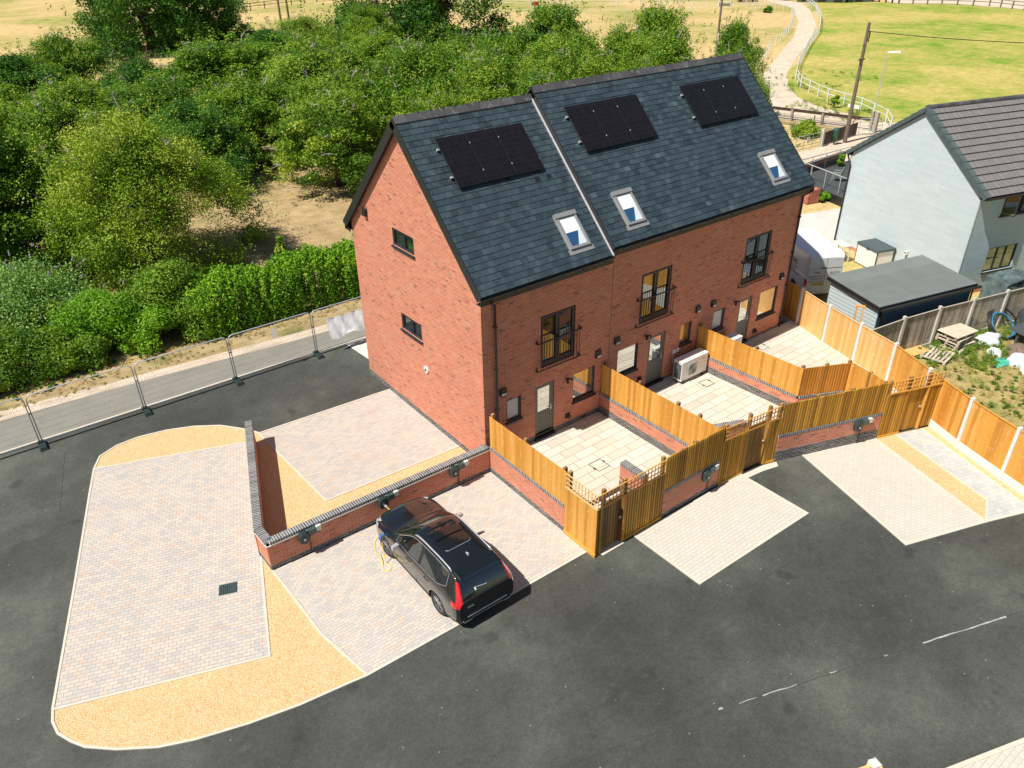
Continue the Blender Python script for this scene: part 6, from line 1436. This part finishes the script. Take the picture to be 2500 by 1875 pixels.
for z in (.2,.72): b.tube([(*A,z),(*B_,z)],.02,4)
for k in (0,.5,1): p=A.lerp(B_,k); b.tube([(*p,0),(*p,1.1)],.045,5)
b.build('hoops',m_anth,T)
T=thing('picket_fence','dark stained picket fence between the concrete post and the telegraph pole','fence')
b=MB(); boards(b,(45.1,17.35),(50.2,17.55),.05,1.05,1,.115,0,None,.0,.02); rails(b,(45.1,17.4),(50.2,17.6),(.3,.75),1); b.build('pickets',m_darkp,T)
T=thing('concrete_post','pale concrete post between the field gate and the picket fence','post',(44.9,17.3,0)); b=MB(); b.box(-.11,.11,-.11,.11,0,1.35); b.build('shaft',m_cpad,T)
T=thing('field_gate','grey metal field gate with a small box sign beside the picket fence','gate')
b=MB(); A=Vector((41.7,17.5));B_=Vector((44.75,17.3))
for z in (.15,.38,.62,.88,1.15): b.tube([(*A,z),(*B_,z)],.022,5)
for k in (0,.33,.66,1): p=A.lerp(B_,k); b.tube([(*p,.1),(*p,1.18)],.025,5)
b.build('bars',m_metal,T); b=MB(); p=A.lerp(B_,.42); b.box(p.x-.02,p.x+.32,p.y-.06,p.y-.03,.55,1.0); b.build('sign',m_cream,T)
T=thing('field_gate','tall galvanised gate standing ajar at the end of the picket fence','gate')
b=MB()
for z in (.15,.45,.75,1.05,1.3): b.tube([(50.4,17.5,z),(51.9,16.4,z)],.025,5)
for k in (0,.5,1): b.tube([(50.4+1.5*k,17.5-1.1*k,.05),(50.4+1.5*k,17.5-1.1*k,1.32)],.03,5)
b.build('bars',m_metal,T)
T=thing('gate_post','thick weathered timber gatepost by the galvanised gate','post',(52.3,17.2,0)); b=MB(); b.box(-.14,.14,-.14,.14,0,1.6); b.build('shaft',m_greyw,T)
T=thing('litter_bin','dark green litter bin in front of the dark picket fence','bin',(46.2,17.0,0))
b=MB(); b.lathe([(.0,.25),(.17,.25),(.20,.95),(.20,1.0),(0,1.0)],0,0,14); b.build('body',plain('green_bin',(.02,.11,.07),.45,0,.1),T,True)
b=MB(); b.lathe([(.23,.98),(.24,1.18),(.15,1.28),(0,1.30)],0,0,14); b.box(-.04,.04,-.04,.04,0,.3); b.build('lid',plain('bin_lid',(.03,.08,.085),.4),T,True)
T=thing('small_sign','small white sign on a post beyond the picket fence','sign',(55.0,20.6,0)); b=MB(); b.box(-.04,.04,-.04,.04,0,1.2); b.build('post',m_pole,T); b=MB(); b.box(-.10,-.06,-.2,.9,1.0,1.3); b.build('board',m_white,T)
# deck, railings, chair
prismT('deck',[(32.9,7.4),(34.1,11.3),(36.2,12.5),(41,12.6),(41,7.0),(38,5)],0,.55,[plain('dark_decking',(.062,.066,.07),.75,0,.2,2),m_black])
gwall('retaining_wall','dark stone retaining wall with pale coping behind the garden chair',[(34.8,12.75),(41,12.95)],1.15,.9,cat='wall')
def rail2(label,a,c,z0,h,n):
    T=thing('metal_railing',label,'railing'); a=Vector(a);c=Vector(c); b=MB(); b.tube([(*a,z0+h),(*c,z0+h)],.032,6)
    for k in range(n): p=a.lerp(c,k/(n-1)); b.tube([(*p,z0-.05),(*p,z0+h)],.026,6)
    b.build('rails',m_metalp,T)
rail2('front galvanised railing on the edge of the dark deck',(34.9,12.6),(33.3,7.4),.50,1.12,5); rail2('rear galvanised railing running along the retaining wall',(34.9,12.6),(41,12.4),.55,1.05,5)
T=thing('garden_chair','green fabric garden chair with a metal frame on the dark deck','chair',(36.0,10.3,.55),R_(200))
m_gf=plain('green_chair_fabric',(.10,.17,.07),.7)
b=MB(); b.hexa([(-.26,-.24,.42),(.26,-.24,.42),(.26,.22,.40),(-.26,.22,.40),(-.26,-.24,.44),(.26,-.24,.44),(.26,.22,.42),(-.26,.22,.42)]); b.build('seat',m_gf,T)
b=MB(); b.hexa([(-.26,.22,.42),(.26,.22,.42),(.26,.24,.42),(-.26,.24,.42),(-.26,.36,.98),(.26,.36,.98),(.26,.38,.98),(-.26,.38,.98)]); b.build('backrest',m_gf,T)
for s in (-1,1):
    b=MB(); b.tube([(s*.3,-.28,0),(s*.3,-.22,.62),(s*.3,.26,.64)],.018,6); b.build('leg',m_metalp,T); b=MB(); b.tube([(s*.3,.34,0),(s*.28,.2,.42),(s*.28,.38,1.0)],.018,6); b.build('leg',m_metalp,T)
shrub('climbing_shrub','small yellow-green shrub growing on the retaining wall by the grey house',39.2,12.0,.6,.4,1.7,LH,71,2500,.06,dens=10)
shrub('shrub','small green shrub beside the pile of red bricks',33.2,9.3,.6,.5,.6,LH,72,2000,.06,dens=10)
shrub('shrub','dark green shrub standing alone on the grass inside the white fence',58.3,24.8,.5,.5,1.3,LG,73,1500,.08,dens=8)
shrub('shrub','feathery green shrub behind the hoop topped railing',46.9,20.0,1.5,1.1,1.2,LY,74,7000,.07,dens=16)
shrub('shrub','small round shrub beside the track near the top edge',122,80,.9,.9,1.2,LG,75,1500,.15,dens=8)
# far buildings, car and jump at the top edge
def farshed(label,a,c,d,h,mat,doors):
    T=thing('stable_block',label,'building'); a=Vector(a);c=Vector(c);u_=(c-a).normalized(); n_=Vector((-u_.y,u_.x)); 
    if n_.dot(a-Vector((CX,CY)))<0: n_=-n_
    L=(c-a).length; b=MB(); b.prism([tuple(a),tuple(c),tuple(c+n_*d),tuple(a+n_*d)],0,h); b.build('wall',mat,T)
    b=MB(); b.prism([tuple(a-u_*.3-n_*.5),tuple(c+u_*.3-n_*.5),tuple(c+u_*.3+n_*(d+.3)),tuple(a-u_*.3+n_*(d+.3))],h,h+.2); b.build('roof',m_tverge,T)
    for k in range(doors): p=a+u_*(L*(k+.3)/doors); q=p+u_*1.6; b=MB(); b.seg(p-n_*.03,q-n_*.03,.04,.05,h-.5); b.build('door',m_black,T)
m_gsh=plain('green_stained_boards',(.075,.11,.06),.8,0,.2)
farshed('low dark stable block left of the track end at the top edge',(143.6,96),(143.9,91.8),5,3,m_darkp,2); farshed('green stable block with dark doors at the top edge above the field',(143.0,88.5),(148,80.5),5,3,m_gsh,3); farshed('grey-green barn beside the green stables at the top edge',(149,80.6),(153.6,78.0),5,3,m_tverge,1)
railfence('dark_rail_fence','dark hedge-side rails right of the barn at the top edge',[(153.8,78),(154,75.2),(153.6,72.2)],1.6,3,m_black,.12,.06,sp=1.5)
T=thing('red_car','dark red car parked on the grass at the top edge left of the track','car',(135.9,95.6,0),math.atan2(94.06-97.22,137.26-134.2))
b=MB()
prof=[(-2.1,.35),(-2.1,.8),(-1.9,.95),(-1.3,1.0),(-.8,1.42),(.7,1.42),(1.35,.98),(2.0,.85),(2.15,.6),(2.1,.3)]
for y0,y1 in ((-.85,.85),):
    b.face([(x,y0,z) for x,z in prof]); b.face([(x,y1,z) for x,z in prof][::-1])
    for i in range(len(prof)): p,q=prof[i],prof[(i+1)%len(prof)]; b.face([(p[0],y0,p[1]),(p[0],y1,p[1]),(q[0],y1,q[1]),(q[0],y0,q[1])])
b.build('body',plain('dark_red_paint',(.18,.01,.015),.25,0,.05,3,0,None,.8),T)
for x in (-1.35,1.3):
    for s in (-1,1): b=MB(); b.tube([(x,s*.7,.32),(x,s*.88,.32)],.32,14); b.build('wheel',m_tyre,T)
for s in (-1,1): b=MB(); b.face([(-1.1,s*.86,1.02),(1.1,s*.86,1.02),(.62,s*.86,1.34),(-.75,s*.86,1.34)]); b.build('side_windows',m_cglass,T)
T=thing('jump_stand','small white and green horse jump in the straw field at the top edge','jump')
b=MB(); 
for p in ((124.8,93.8),(126.4,92.2)): b.box(p[0]-.08,p[0]+.08,p[1]-.08,p[1]+.08,0,1.7)
for z in (.3,.8,1.5): b.tube([(124.8,93.8,z),(126.4,92.2,z)],.06,5)
b.build('frame',m_wfence,T); b=MB(); b.seg((124.8,93.8),(126.4,92.2),.1,.1,.5); b.build('panel',m_gsh,T)
T=thing('muck_cart','small red and white cart beside the far white fence','cart',(97.6,118.4,0)); b=MB(); b.box(-.5,.5,-.4,.4,.4,1.1); b.build('box',m_red,T); b=MB(); b.box(-.05,.05,.5,.6,0,1.6); b.box(-.05,.05,1.6,1.7,0,1.6); b.box(-.05,.05,.5,1.7,1.5,1.6); b.build('frame',m_wfence,T)
